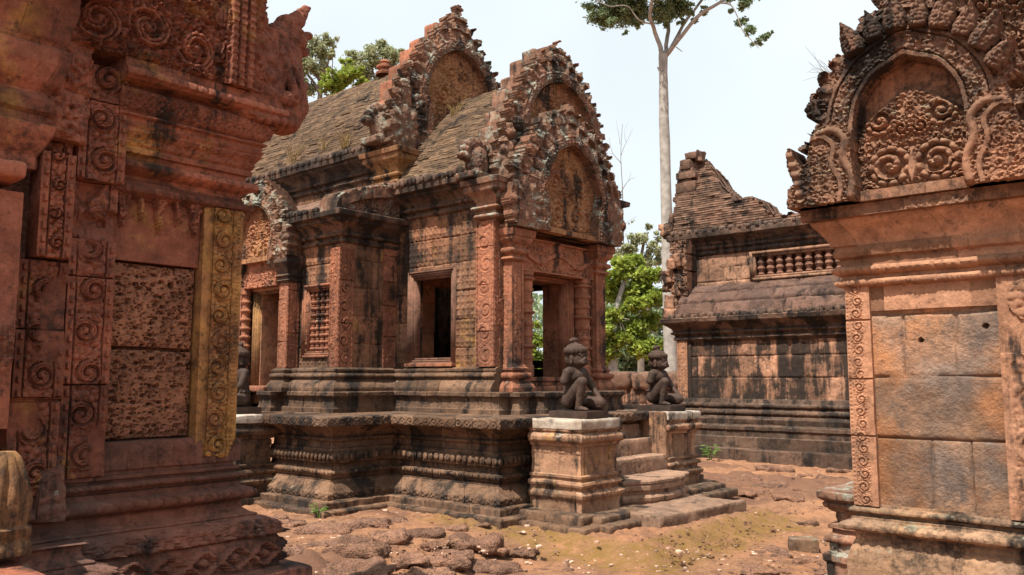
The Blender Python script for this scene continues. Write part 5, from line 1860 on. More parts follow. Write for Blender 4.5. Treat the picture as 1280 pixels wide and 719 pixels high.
# ================================================================== THE HALL BEHIND
hall = thing("laterite_hall", "long low hall with balustered window and ruined brick roof standing behind", "hall", (-5, 18, 0))
YH = 16.0
hp = [(-9.15, 20.5), (-9.15, YH), (-1.0, YH)]
HB = [(.55, -.3), (.55, .22), (.53, .24), (.38, .245), (.38, .45), (.36, .46), (.30, .47), (.30, .58), (.33, .60), (.33, .66), (.22, .68), (.20, .70), (.22, .80), (.17, .85), (.14, .87), (.18, .90), (.18, .96), (.12, .98), (.10, 1.02), (.14, 1.04), (.14, 1.10), (.07, 1.12), (.05, 1.19), (0, 1.20), (-.1, 1.2)]
sweep("base_moulding", hp, HB, M['hall_base'], hall, res=.03, vres=.02, bands=[(.90, .96, .07, .015, 'bead'), (1.04, 1.10, .06, .012, 'lotus')], courses=[-.3, .24, .46, .67, .86, 1.11, 1.3], blk=(.5, 1.1), seed=401, wear=.012)
blockwall("wall", (-8.92, YH + .02, 1.19), X_, 7.7, 1.26, M['hall'], hall, [0, .44, .88, 1.3], res=.02, lens=(.35, .75), thick=.3, seed=411, gap=.012, worn=.012, tonev=.5)
blockwall("side_wall", (-9.15 + .02, 20.4, 1.19), -Y_, 4.4, 1.26, M['hall'], hall, [0, .44, .88, 1.3], res=.05, lens=(.35, .75), thick=.3, seed=412)
pilaster("corner_pilaster", (-9.15, YH - .02, 1.19), X_, .24, 1.26, M['right_trim'], hall, seed=413, res=.016, depth=.02, blocks=False)
HC = [(-.02, 2.38), (.02, 2.42), (.06, 2.44), (.06, 2.48), (.03, 2.50), (.04, 2.54), (.10, 2.56), (.10, 2.60), (.06, 2.62), (.10, 2.68), (.2, 2.76), (.26, 2.80), (.28, 2.88), (.24, 2.90), (-.1, 2.91)]
sweep("cornice", hp, HC, M['cornice'], hall, res=.03, vres=.02, bands=[(2.44, 2.48, .06, .012, 'bead'), (2.56, 2.60, .05, .012, 'bead')], courses=[2.3, 2.5, 2.66, 2.95], seed=421, wear=.012)
eave_row("eave_tiles", -9.2, -1.2, YH - .17, 2.86, .19, .085, hall, 9)
# lean-to course of laterite under the upper wall
sl_ = np.array([0, .62, .68]) / math.hypot(.62, .68)
blockwall("lean_roof", (-9.0, YH + .05, 2.92), X_, 7.8, .1, M['hall_roof'], hall, [0, .2], res=.1, thick=.1, seed=1)
def lean(u, v):
    row = np.floor(v / .33)
    b_ = np.abs((v / .33) % 1 - .5) * 2
    uu = u / .82 + .5 * row + .2 * fbm(row * 3.1, u * .3, None, 2, 2)
    a_ = np.abs(uu % 1 - .5) * 2
    rnd_ = np.sqrt(np.clip(1 - np.maximum(a_ ** 8, b_ ** 5), 0, 1))
    return .085 * rnd_ - .05 + .035 * fbm(u * 3, v * 3, None, 4, 5) + .08 * np.sin(np.pi * v / .95), .5 + .5 * (_h(np.floor(uu), row, row * 0, 3) - .5), None
hf("lean_roof", (-9.15, YH - .1, 2.93), X_, sl_, 8.0, .95, .025, lean, M['laterite_course'], hall, .2)
YU = 16.6
blockwall("upper_wall", (-9.3, YU, 3.5), X_, 8.15, .86, M['hall_upper'], hall, [0, .22, .52, .9], res=.022, lens=(.4, .8), thick=.25, seed=431, holes=[(1.71, 3.55, .28, .68)], worn=.012)
a = Acc()
frame_data(a, (-7.59, YU, 3.78), X_, 1.84, .40, [(0, .05, .01), (.05, .11, .04)])
wf = a.build("window_frame", M['hall_upper'], hall, smooth=False)
for k in range(9):
    pr = [(.055, 0), (.075, .03), (.05, .07), (.06, .10), (.085, .15), (.07, .19), (.05, .21), (.07, .24), (.085, .28), (.06, .32), (.05, .35), (.075, .38), (.06, .41)]
    V, F = lathe_data(pr, (-7.49 + k * .205, YU + .08, 3.775), 14, noise=.006, seed=k)
    mk("baluster", V, F, M['frame'], wf, None, angle=30)
block("window_back", (-6.7, YU + .35, 4.0), (2.2, .08, .7), M['inner'], hall, res=.3, noise=0, rnd=.01)
sweep("string_course", [(-9.3, YU), (-1.2, YU)], [(0, 3.42), (.06, 3.45), (.06, 3.49), (.03, 3.50), (.05, 3.54), (0, 3.56)], M['hall'], hall, res=.04, vres=.02, bands=[(3.45, 3.49, .06, .01, 'bead')], seed=432)
UC = [(0, 4.30), (.05, 4.34), (.05, 4.40), (.02, 4.42), (.08, 4.46), (.08, 4.50), (.05, 4.52), (.12, 4.60), (.24, 4.68), (.27, 4.70), (.28, 4.80), (.24, 4.82), (-.2, 4.83)]
sweep("upper_cornice", [(-9.32, 19.5), (-9.32, YU), (-1.2, YU)], UC, M['cornice'], hall, res=.03, vres=.018, bands=[(4.34, 4.40, .06, .012, 'bead'), (4.46, 4.50, .05, .012, 'bead')], courses=[4.2, 4.42, 4.6, 4.9], seed=433, wear=.014)
eave_row("eave_tiles", -9.4, -1.4, YU - .2, 4.78, .2, .075, hall, 11)
# what is left of the brick vault: highest at the gable end, collapsed further on
def ruin_top(x):
    return np.interp(x, [-9.6, -9.4, -9.1, -8.9, -8.68, -8.4, -8.03, -7.75, -7.57, -7.4, -7.26, -6.7, -6.2, -1.2], [5.3, 6.3, 6.6, 6.6, 6.3, 5.85, 5.42, 5.5, 5.46, 5.3, 5.05, 4.96, 4.96, 4.95])
def ruin():
    xs = np.arange(-9.5, -1.2, .026)
    n = 36
    rows = []
    for i in range(n):
        for e in (0, .7, .78):
            rows.append((i + e) / n)
    rows.append(1.0)
    t = np.array(rows)
    xg, tg = np.meshgrid(xs, t, indexing='ij')
    zc = 4.82 + tg * (6.75 - 4.82)
    top = ruin_top(xg) + .07 * fbm(xg * 3.0, xg * 0, None, 4, 3)
    ci = np.floor(tg * n + 1e-6)
    rv = _h(np.floor(xg / .24 + .5 * (ci % 2)), ci, ci * 0, 4)
    lim = np.floor(top / .053) * .053 + .053 * (rv > .6)
    Zv = np.minimum(zc, lim)
    y = YU - .12 + .70 * tg ** 1.4 + np.where(np.arange(len(t)) % 3 == 2, .03, 0)[None, :] - (rv - .5) * .03 - .05 * fbm(xg * 4, tg * 20, None, 3, 5)
    y = np.where(zc > lim, y + np.minimum(.22, (zc - lim) * .3), y)
    P = np.stack([xg, y, Zv], -1)
    A = Acc().add(P.reshape(-1, 3), grid_faces(len(xs), len(t)), (.5 + (rv - .5) * .8).ravel())
    # rear slope down to the back eave
    e = P[:, -1]
    b = e + np.array([0, .5, 0])
    b[:, 2] = 4.8
    A.add(np.concatenate([e, b]), grid_faces(2, len(xs))[:, ::-1] if False else np.stack([np.arange(len(xs) - 1), np.arange(1, len(xs)), np.arange(1, len(xs)) + len(xs), np.arange(len(xs) - 1) + len(xs)], 1))
    # end face towards the trees
    pe = P[0]
    q = pe.copy()
    q[:, 1] = YU + 3.0
    k = np.arange(len(t) - 1)
    A.add(np.concatenate([pe, q]), np.stack([k + len(t), k, k + 1, k + 1 + len(t)], 1))
    return A.build("brick_roof", M['hall_roof'], hall, angle=30)
ruin()
block("hall_core", (-4.9, 18.9, 2.4), (7.6, 3.6, 4.7), M['hall'], hall, rnd=.02, noise=.01, res=.4)
# broken gable end and corner blocks
A = Acc()
rr = random.Random(5)
z = 4.84
k = 0
while z < 6.72:
    hgt = rr.uniform(.09, .17)
    xe = np.interp(z, [4.85, 5.75, 6.41, 6.74, 6.84], [-9.70, -9.56, -9.53, -9.26, -9.10])
    wv = rr.uniform(.8, 1.1) * np.interp(z, [4.85, 6.1, 6.75], [.60, .50, .22])
    A.add(*box_data((xe + wv / 2 + rr.uniform(-.03, .03), 16.85 + (z - 4.85) * .12 + rr.uniform(-.04, .04), z + hgt / 2), (wv, .44, hgt), rz=rr.uniform(-.12, .12), rnd=.018, noise=.03, res=.03, seed=500 + k), .5 + rr.uniform(-.4, .4))
    z += hgt * .93
    k += 1
A.add(*box_data((-9.04, 17.05, 6.72), (.22, .30, .30), rz=.3, rnd=.03, noise=.05, res=.03, seed=561, tilt=(0, .2)), .7)
A.add(*box_data((-9.30, 16.95, 6.52), (.30, .30, .20), rz=-.2, rnd=.03, noise=.04, res=.03, seed=562), .5)
A.build("broken_gable", M['hall_roof'], hall)
def ragged(u, v):
    e = .16 + .12 * fbm(v * 2.6, v * 0, None, 4, 3)
    h = foliage(u, v, .7, 7) * .08 + .06 * fbm(u * 4, v * 4, None, 4, 2)
    m = (u > e) & (np.abs(((v + .1 * fbm(u * 3, v * 0, None, 2, 4)) / .37) % 1 - .5) < .485)
    return h, .5 + .4 * fbm(u * 2.5, v * 2.5, None, 3, 4), m
hf("corner_carving", (-9.58, YH + .18, 2.90), X_, Z_, .62, 1.75, .022, ragged, M['hall'], hall, .5, True)
A = Acc()
for k, (x, z, sx, sz, t) in enumerate(((-9.34, 3.02, .40, .22, .7), (-9.42, 3.30, .22, .30, .5), (-9.28, 3.55, .30, .26, .9), (-9.42, 3.86, .22, .3, .6), (-9.30, 4.15, .28, .22, .8), (-9.12, 3.78, .16, .5, .95), (-9.10, 4.2, .16, .3, .6), (-9.5, 3.62, .16, .2, .4), (-9.46, 4.08, .14, .22, .5))):
    A.add(*box_data((x, YH + .16 + .07 * (k % 3), z), (sx, .3, sz), rz=rr.uniform(-.4, .4), rnd=.03, noise=.06, res=.022, seed=580 + k, tilt=(rr.uniform(-.2, .2), rr.uniform(-.2, .2))), t)
A.build("corner_blocks", M['hall'], hall)
sculpt("antefix", [('ell', (-.02, 0, .16), (.16, .12, .2)), ('ell', (-.16, 0, .24), (.09, .07, .06)), ('ell', (-.18, 0, .30), (.07, .05, .04), (0, .5, 0)), ('cap', (.05, 0, .1), (.1, 0, .5), .09, .05), ('ell', (-.05, -.08, .1), (.12, .06, .08))], M['hall'], hall, voxel=.015, smooth=1, noise=.02, org=np.array((-9.62, YU - .1, 4.8)) - ORG[hall.name])

# low enclosure wall far behind
encl = thing("enclosure_wall", "low ruined laterite wall running behind the temple under the trees", "wall", (-12, 20.5, 0))
blockwall("wall_courses", (-21, 20.5, -.3), X_, 12.2, 1.65, M['hall'], encl, [0, .5, .85, 1.2, 1.7], res=.03, lens=(.4, .8), thick=.6, seed=601, gap=.02, worn=.03, tonev=.4)
A = Acc()
x = -21
k = 0
while x < -8.9:
    l = rr.uniform(.7, 1.2)
    A.add(*box_data((x + l / 2, 20.75, 1.56), (l * .98, .8, .52), rnd=.16, noise=.04, res=.06, seed=610 + k, rz=rr.uniform(-.02, .02)), .5 + rr.uniform(-.3, .3))
    x += l
    k += 1
A.build("coping", M['hall_roof'], encl)

# ================================================================== GUARDIAN STATUES
HEAD = set(range(6, 21))


def guardian(loc, rz, label, fine=True):
    t = thing("guardian_statue", label, "statue", (0, 0, 0), "seated guardian statues on the stair pedestals")
    # faces +X; his right side is -Y.  z=0 is the top of the plinth
    b = [
        # seat, trunk, shoulders
        ('ell', (-.06, 0, .13), (.115, .135, .11)), ('cap', (-.07, 0, .14), (-.03, 0, .36), .115, .112), ('ell', (-.005, 0, .40), (.108, .158, .10)), ('cap', (-.01, -.118, .448), (-.01, .118, .448), .068, .068), ('ell', (.03, 0, .25), (.09, .10, .09)),
        # neck and head
        ('cap', (0, 0, .47), (.015, 0, .55), .058, .055), ('ell', (.022, 0, .60), (.082, .074, .092)), ('ell', (.055, 0, .575), (.058, .06, .055)),
        # muzzle, grin, nose, brows, eyes
        ('ell', (.088, 0, .567), (.034, .050, .030)), ('cap', (.108, -.034, .558), (.108, .034, .558), .011, .011), ('cap', (.105, -.030, .580), (.105, .030, .580), .012, .012), ('ell', (.108, 0, .600), (.018, .022, .016)), ('cap', (.085, 0, .60), (.092, 0, .635), .014, .012),
        ('cap', (.078, -.050, .640), (.098, -.012, .636), .012, .011), ('cap', (.078, .050, .640), (.098, .012, .636), .012, .011), ('ell', (.086, -.032, .620), (.015, .017, .013)), ('ell', (.086, .032, .620), (.015, .017, .013)),
        # ears with pendants
        ('ell', (.005, -.078, .605), (.024, .014, .040)), ('ell', (.005, .078, .605), (.024, .014, .040)), ('ell', (.005, -.080, .565), (.018, .014, .022)), ('ell', (.005, .080, .565), (.018, .014, .022)),
        # right leg: knee drawn up, foot flat
        ('cap', (-.05, -.085, .11), (.175, -.125, .335), .088, .064), ('ell', (.185, -.125, .335), (.062, .058, .064)), ('cap', (.182, -.125, .32), (.128, -.125, .05), .058, .040), ('cap', (.115, -.125, .028), (.225, -.13, .022), .036, .026), ('ell', (.235, -.13, .018), (.035, .036, .018)),
        # left leg: folded, knee on the plinth
        ('cap', (-.04, .08, .10), (.255, .125, .09), .088, .064), ('ell', (.27, .125, .088), (.06, .058, .06)), ('cap', (.255, .12, .065), (-.03, .11, .05), .055, .045), ('cap', (-.05, .10, .04), (-.10, .02, .035), .036, .028),
        # right arm broken above the elbow
        ('cap', (-.01, -.158, .440), (-.03, -.185, .345), .060, .054),
        # left arm resting on the knee
        ('cap', (-.01, .165, .455), (.075, .205, .29), .054, .044), ('cap', (.075, .200, .29), (.215, .150, .175), .042, .030), ('ell', (.235, .142, .160), (.034, .030, .018), (0, .5, 0)),
        # skirt and belt
        ('cap', (-.07, -.09, .20), (-.07, .09, .20), .045, .045), ('ell', (.05, 0, .10), (.10, .07, .06)),
    ]
    for k, yy in enumerate((-.024, -.009, .006, .021)):
        ln = (.040, .047, .045, .036)[k]
        x0, y0, z0 = .245, .142 + yy, .160
        b.append(('cap', (x0, y0, z0), (x0 + ln * .6, y0, z0 - .010), .0085, .008))
        b.append(('cap', (x0 + ln * .6, y0, z0 - .010), (x0 + ln, y0, z0 - .036), .008, .007))
    b.append(('cap', (.228, .115, .165), (.262, .105, .145), .009, .008))
    for k in range(4):
        b.append(('ell', (.255, -.15 + .013 * k, .014), (.018, .0075, .010)))
    for k in range(14):
        a = k / 14 * 2 * math.pi
        b.append(('ell', (.005 + .085 * math.cos(a), .105 * math.sin(a), .462 + (-.035 if math.cos(a) > 0 else .01) * abs(math.cos(a))), (.016, .016, .014)))
        b.append(('ell', (-.06 + .125 * math.cos(a), .135 * math.sin(a), .205), (.015, .018, .013)))
    for k in range(6):
        b.append(('ell', (.06 + .004 * k, .165 + .002 * k, .33 - .004 * k), (.012, .012, .010)))
    hc = Vector((.015, 0, .53))
    hd = hc - Vector((-.006, 0, .010))
    def big(q):
        if q[0] == 'cap':
            return ('cap', hd + (Vector(q[1]) - hc) * 1.30, hd + (Vector(q[2]) - hc) * 1.30, q[3] * 1.30, q[4] * 1.30)
        return ('ell', hd + (Vector(q[1]) - hc) * 1.30, tuple(r * 1.30 for r in q[2])) + tuple(q[3:])
    b = [big(q) if k in HEAD else q for k, q in enumerate(b)]
    body = sculpt("body", b, M['statue'], t, voxel=.0068 if fine else .012, smooth=2, noise=.0035, nk=30)
    # coiled turban of hair with a topknot
    h = [('ell', (-.005, 0, .678), (.100, .096, .058))]
    for k in range(16):
        a = k / 16 * 2 * math.pi
        h.append(('ell', (-.005 + .088 * math.cos(a), .085 * math.sin(a), .672), (.028, .024, .034)))
    h += [('ell', (-.008, 0, .700), (.088, .084, .044)), ('cap', (-.015, 0, .72), (-.02, 0, .75), .036, .030), ('cap', (-.025, -.03, .765), (-.015, .03, .768), .024, .024), ('ell', (-.02, 0, .775), (.034, .034, .022)), ('ell', (-.05, 0, .60), (.06, .07, .08))]
    h = [big(q) for q in h]
    sculpt("hair", h, M['statue'], t, voxel=.0068 if fine else .012, smooth=1, noise=.003, nk=40)
    V, F = box_data((.035, 0, -.042), (.56, .44, .084), rnd=.008, noise=.003, res=.03)
    mk("plinth", V, F, M['statue'], t, np.full(len(V), .35))
    t.location = loc
    t.rotation_euler = (0, 0, rz)
    return t
ZP = 1.147 + .084
guardian((-5.97, 8.03, ZP), R_(0), "seated guardian statue with a broken arm on the white-topped pedestal before the porch door")
guardian((-6.40, 10.62, ZP - .003), R_(0), "seated guardian statue in front of the far hall, on the pedestal beyond the steps")
guardian((-10.08, 6.02, ZP), R_(-90), "guardian statue half hidden behind the yellow pilaster of the shaded shrine", fine=False)

# ================================================================== TREES
def leaf_quads(cl, seed, size, per, flat=1.1):
    """cl: list of (centre, (rx, ry, rz)); returns rhombic leaves filling each clump unevenly"""
    rg = np.random.default_rng(seed)
    Vs, T = [], []
    for c, r in cl:
        n = int(7 * per * (np.prod(r) ** (1 / 3)) ** 2.0)
        k = max(4, n // 45)
        d = rg.normal(size=(k, 3))
        d /= np.linalg.norm(d, axis=1, keepdims=True)
        sub = d * (rg.random((k, 1)) ** .45) * np.array(r)
        tw = rg.random(k)
        idx = rg.integers(0, k, n)
        p = np.array(c) + sub[idx] + rg.normal(size=(n, 3)) * np.array(r) * .17
        nn = rg.normal(size=(n, 3)) + np.array([0, 0, flat])
        nn /= np.linalg.norm(nn, axis=1, keepdims=True)
        a = np.cross(nn, rg.normal(size=(n, 3)))
        a /= np.linalg.norm(a, axis=1, keepdims=True)
        b = np.cross(nn, a)
        s = size * (.6 + .8 * rg.random((n, 1)))
        q = np.stack([p - a * s, p + b * s * .5, p + a * s, p - b * s * .5], 1)
        Vs.append(q.reshape(-1, 3))
        t = np.clip(tw[idx] * .6 + rg.random(n) * .5 - .05, 0, 1)
        T.append(np.repeat(t, 4))
    V = np.concatenate(Vs)
    return V, np.arange(len(V)).reshape(-1, 4), np.concatenate(T)


def tree(name, label, D, trunk, limbs, clumps, bark, leaf, size, per, seed, group=None, squash=.8, cat="tree", twigs=True):
    """trunk/limbs: lists of (px, py, r[, dD]); clumps: (px, py, rpx[, dD])"""
    rg = np.random.default_rng(seed)
    P = lambda q, i=3: at(q[0], q[1], D + (q[i] if len(q) > i else 0))
    base = P(trunk[0])
    base[2] = -.2
    t = thing(name, label, cat, base, group)
    A = Acc()
    pts = [base] + [P(q) for q in trunk[1:]]
    sp = smoothpath(pts, 8)
    rs = np.interp(np.linspace(0, 1, len(sp)), np.linspace(0, 1, len(pts)), [q[2] for q in trunk])
    rs[:4] *= np.linspace(1.35, 1.0, 4)
    A.add(*tube_data(sp, rs, 14, .16, seed))
    A.build("trunk", bark, t, angle=0)
    B = Acc()
    if limbs:
        for L in limbs:
            pts = [P(q) for q in L]
            sp = smoothpath(pts, 6)
            sp = sp + (fbmP(sp, .8, 3, seed)[:, None] * np.array([.5, .5, .3]) * .25)
            rs = np.interp(np.linspace(0, 1, len(sp)), np.linspace(0, 1, len(pts)), [q[2] for q in L])
            B.add(*tube_data(sp, rs, 8, .1, seed))
    cl = []
    for q in clumps:
        dD = q[3] if len(q) > 3 else rg.uniform(-1, 1) * q[2] * D / FPX * .8
        r = q[2] * D / FPX
        c = at(q[0], q[1], D + dD)
        cl.append((c, (r, r, r * squash)))
        if twigs:
            for k in range(3):
                e = c + rg.normal(size=3) * r * .5
                s = c + (pts[-1] - c) * min(1, .5 * r / max(.1, np.linalg.norm(pts[-1] - c))) + rg.normal(size=3) * r * .3
                B.add(*tube_data(smoothpath([s, (s + e) / 2 + rg.normal(size=3) * r * .1, e], 3), np.linspace(.035, .012, 7), 5))
    if B.V:
        B.build("limbs", bark, t, angle=0)
    if cl:
        V, F, T = leaf_quads(cl, seed, size, per)
        mk("crown", V, F, leaf, t, T, smooth=False)
    return t


tree("tall_tree", "very tall pale-trunked tree with a bare bole and thin high crown", 32,
     [(840, 520, .30), (838, 440, .26), (834, 300, .225), (831, 180, .20), (829, 100, .17), (829, 68, .19)],
     [[(828, 72, 0.101), (820, 45, 0.086), (815, 20, 0.072, -.5), (818, -15, 0.058, -1), (808, -70, 0.029, -1)], [(830, 70, 0.086), (834, 40, 0.079, 1), (834, 0, 0.065, 1.5), (838, -60, 0.036, 2)], [(833, 70, 0.086), (846, 45, 0.072, .6), (862, 20, 0.065, 1), (885, -12, 0.050, 1.5), (905, -60, 0.029, 2)],
      [(834, 68, 0.094), (852, 45, 0.079, -.6), (876, 18, 0.072, -1), (905, 0, 0.061, -1.2), (925, -25, 0.036, -1.4)], [(900, 3, 0.029, -1.2), (915, 6, 0.025, -1.3), (922, 20, 0.022, -1.4), (930, 40, 0.018, -1.4), (950, 60, 0.011, -1.4)], [(817, 30, 0.036, -.3), (800, 25, 0.029, -.6), (780, 9, 0.025, -.8), (757, 8, 0.018, -1), (730, -8, 0.011, -1)],
      [(845, 59, 0.022), (852, 65, 0.014)], [(826, 90, 0.036), (822, 84, 0.029)]],
     [(770, 14, 24), (795, 12, 22), (750, 22, 16), (738, 10, 10), (797, 30, 9), (783, 42, 5), (765, 30, 8), (824, 14, 17), (845, 8, 17), (833, 24, 11), (858, 12, 11), (880, 14, 7), (868, 26, 6), (850, 28, 6), (930, 2, 12), (926, 26, 8), (938, 38, 9), (956, 46, 7), (944, 54, 7), (962, 42, 5), (915, 14, 5),
      (910, -10, 15), (770, -25, 40), (830, -50, 55), (895, -45, 45), (945, -25, 25), (740, -20, 20)],
     M['bark'], M['leaf_mid'], .06, 1100, 701, twigs=False)
tree("leafy_tree", "airy dull green tree showing above the roof beside the serpent head", 34, [(398, 330, .18), (398, 200, .15), (400, 120, .10), (405, 85, .07)],
     [[(400, 120, .07), (385, 95, .05), (375, 70, .03)], [(402, 100, .06), (412, 75, .04), (420, 50, .02)], [(400, 110, .06), (392, 80, .04), (398, 50, .02)]],
     [(395, 62, 17), (380, 85, 18), (412, 52, 11), (378, 60, 10), (400, 88, 14), (385, 108, 14), (415, 70, 8)], M['bark_dark'], M['leaf_dull'], .07, 800, 703, "trees beyond the temple roof")
tree("leafy_tree", "broad pale olive tree beyond the roof ridge, right of the bushy one", 37, [(462, 330, .2), (462, 200, .16), (468, 120, .11), (470, 95, .07)],
     [[(468, 115, .07), (450, 90, .05), (440, 75, .03)], [(470, 105, .07), (485, 80, .05), (498, 68, .03)], [(470, 100, .06), (465, 80, .04), (462, 62, .02)]],
     [(465, 72, 17), (490, 70, 15), (448, 82, 15), (505, 82, 9), (478, 60, 11), (440, 72, 10), (455, 95, 12), (495, 92, 11), (505, 66, 7)], M['bark_dark'], M['leaf_dull'], .07, 800, 705, "trees beyond the temple roof")
tree("leafy_tree", "low bushy bright green tree just above the temple ridge", 30, [(425, 330, .16), (425, 200, .12), (425, 130, .08)], None,
     [(422, 98, 17), (440, 92, 15), (412, 112, 13), (455, 108, 12), (405, 98, 8), (432, 80, 9), (470, 105, 8)], M['bark_dark'], M['leaf_bright'], .085, 700, 707, "trees beyond the temple roof")
tree("leafy_tree", "dense bright green tree between the porch and the far hall", 34, [(768, 520, .22), (766, 430, .18), (772, 380, .12), (785, 340, .08)],
     [[(770, 400, .09), (790, 380, .07), (815, 370, .04)], [(768, 420, .08), (800, 410, .06), (820, 420, .03)]],
     [(775, 335, 18), (800, 350, 20), (770, 365, 18), (800, 378, 20), (822, 372, 14), (768, 395, 16), (795, 408, 19), (820, 402, 16), (775, 425, 18), (805, 436, 18), (826, 436, 13), (790, 330, 14), (825, 345, 12), (760, 440, 15), (755, 350, 14), (755, 415, 14)], M['bark'], M['leaf_bright'], .10, 620, 711, "trees seen between the porch and the hall")
tree("leafy_tree", "thin tall green tree rising behind the dense one, left of the pale bole", 42, [(800, 520, .2), (802, 400, .15), (800, 340, .1), (806, 295, .05)],
     [[(801, 345, .06), (815, 325, .04), (825, 300, .02)], [(801, 340, .06), (790, 315, .04), (785, 298, .02)]],
     [(800, 296, 13), (816, 312, 11), (788, 312, 12), (824, 296, 8), (806, 328, 14), (780, 322, 12), (825, 325, 10), (768, 318, 9), (812, 284, 6)], M['bark_dark'], M['leaf_dull'], .10, 380, 713, "trees seen between the porch and the hall")
tree("leafy_tree", "dark shaded tree at the back of the gap beside the porch", 46, [(810, 520, .2), (810, 430, .15), (810, 380, .1)], None,
     [(780, 440, 24), (815, 440, 24), (800, 400, 26), (770, 400, 20), (828, 400, 18), (845, 430, 25), (760, 445, 22), (790, 365, 20), (830, 370, 14), (740, 430, 25), (870, 440, 30), (820, 465, 25), (780, 468, 25)], M['bark_dark'], M['leaf_mid'], .14, 420, 715, "trees seen between the porch and the hall")
tree("leafy_tree", "green tree seen through the porch door and far window", 33, [(658, 520, .16), (660, 430, .12), (662, 400, .08)], None,
     [(658, 440, 14), (668, 425, 12), (664, 405, 9), (650, 450, 14), (672, 452, 14), (662, 470, 14), (645, 420, 14), (640, 470, 18), (690, 460, 18)], M['bark_dark'], M['leaf_bright'], .09, 480, 717, "trees seen between the porch and the hall")
tree("bare_tree", "leafless grey tree standing against the sky right of the gable", 52, [(784, 520, .07), (782, 400, .05), (779, 290, .035), (778, 235, .026), (776, 195, .018), (778, 155, .012)],
     [[(778, 240, .03), (786, 226, .015), (794, 222, .006)], [(777, 205, .025), (768, 192, .015), (762, 172, .006)], [(777, 195, .02), (784, 178, .012), (792, 160, .005)], [(779, 262, .025), (772, 246, .012), (768, 236, .006)], [(777, 180, .015), (772, 164, .008), (770, 150, .004)], [(784, 178, .01), (780, 165, .006), (786, 152, .004)], [(779, 282, .02), (787, 276, .01), (796, 270, .005)], [(768, 192, .01), (760, 190, .005)], [(786, 226, .01), (790, 214, .005)]],
     [(790, 276, 3), (786, 280, 2)], M['bark_dark'], M['leaf_dull'], .06, 300, 719, twigs=False)

# the forest edge all round, far behind everything: one mass of leaves
rgw = np.random.default_rng(31)
WV, WT = [], []
for k in range(150):
    az = R_(41) + rgw.uniform(-1.35, 1.15)
    dist = rgw.uniform(75, 120)
    hgt = rgw.uniform(7, 13)
    r_ = rgw.uniform(3.5, 6)
    c0 = np.array([-math.sin(az) * dist, math.cos(az) * dist, hgt * .5])
    V, F, T = leaf_quads([(c0 + rgw.normal(size=3) * [2, 2, 1], (r_, r_, hgt * .55))], 3000 + k, .42, 3.2, .8)
    WV.append(V)
    WT.append(T)
WV = np.concatenate(WV)
tag(mk("far_woods", WV, np.arange(len(WV)).reshape(-1, 4), M['leaf_mid'], None, np.concatenate(WT), smooth=False), "green edge of the forest far behind the temple walls", "woods", None, "stuff")

# ================================================================== STONES ON THE GROUND
def on_ground(px, py):
    p = ground_at(px, py, 0)
    for _ in range(4):
        p = ground_at(px, py, float(gh(p[0], p[1])))
    return p

ROCKS = [(412, 663, 66, .30, 0), (466, 656, 44, .35, 0), (490, 674, 46, .45, 0), (530, 669, 56, .38, 0), (568, 662, 28, .4, 0), (448, 691, 70, .42, 0), (408, 682, 46, .3, 0), (386, 684, 18, .4, 0), (512, 702, 46, .45, 0), (560, 700, 62, .38, 0), (594, 678, 60, .32, 0), (440, 716, 80, .3, 0), (362, 657, 44, .4, 0),
         (372, 693, 36, .3, 0), (620, 713, 70, .25, 0), (622, 688, 34, .3, 0), (540, 718, 50, .3, 0), (500, 652, 22, .4, 0), (345, 650, 26, .4, 0), (600, 658, 22, .4, 0), (475, 712, 34, .35, 0), (652, 692, 40, .22, 0), (690, 712, 50, .2, 0),
         (966, 587, 46, .22, 1), (1006, 596, 24, .5, 1), (941, 599, 26, .35, 1), (914, 601, 26, .3, 1), (962, 608, 44, .28, 1), (1002, 612, 34, .3, 1), (1042, 601, 36, .3, 1), (896, 612, 16, .4, 1), (985, 623, 34, .25, 1), (1028, 616, 26, .3, 1), (930, 617, 22, .3, 1), (908, 641, 16, .4, 1), (1048, 590, 24, .3, 1), (985, 600, 16, .5, 1), (955, 640, 30, .2, 1),
         (960, 692, 50, .2, 2), (945, 713, 54, .2, 2), (1012, 704, 40, .3, 2), (1035, 716, 36, .3, 2), (985, 714, 26, .3, 2), (1000, 655, 30, .2, 2)]
_r = random.Random(12)
for _k in range(34):
    _x, _y = _r.uniform(330, 690), _r.uniform(648, 719)
    if _y < 662 + abs(_x - 625) * -.02 + (8 if 560 < _x < 690 else 0) or _x < 345 + (_y - 650) * .75:
        continue
    if any(abs(_x - q[0]) < (q[2] + 20) * .5 and abs(_y - q[1]) < 9 for q in ROCKS):
        continue
    ROCKS.append((_x, _y, _r.uniform(22, 54), _r.uniform(.25, .4), 0))
RL = {0: ("rounded brown laterite stone sunk in the earth before the dark terrace", "worn laterite stones before the terrace"),
      1: ("small brown laterite stone on the red path before the far hall", "laterite stones along the path"),
      2: ("flat brown stone sunk in the path beside the sunlit library", "flat stones beside the library")}
UNIQ = {2: "oval laterite boulder, the cleanest rounded one in front of the terrace's inner corner", 5: "big flat-topped laterite slab, longest stone left of centre before the terrace", 0: "long low laterite stone just below the green weed at the terrace corner",
        23: "long thin laterite plank of stone lying on the path before the far hall", 24: "dome-shaped laterite stone just right of the long plank-like stone"}
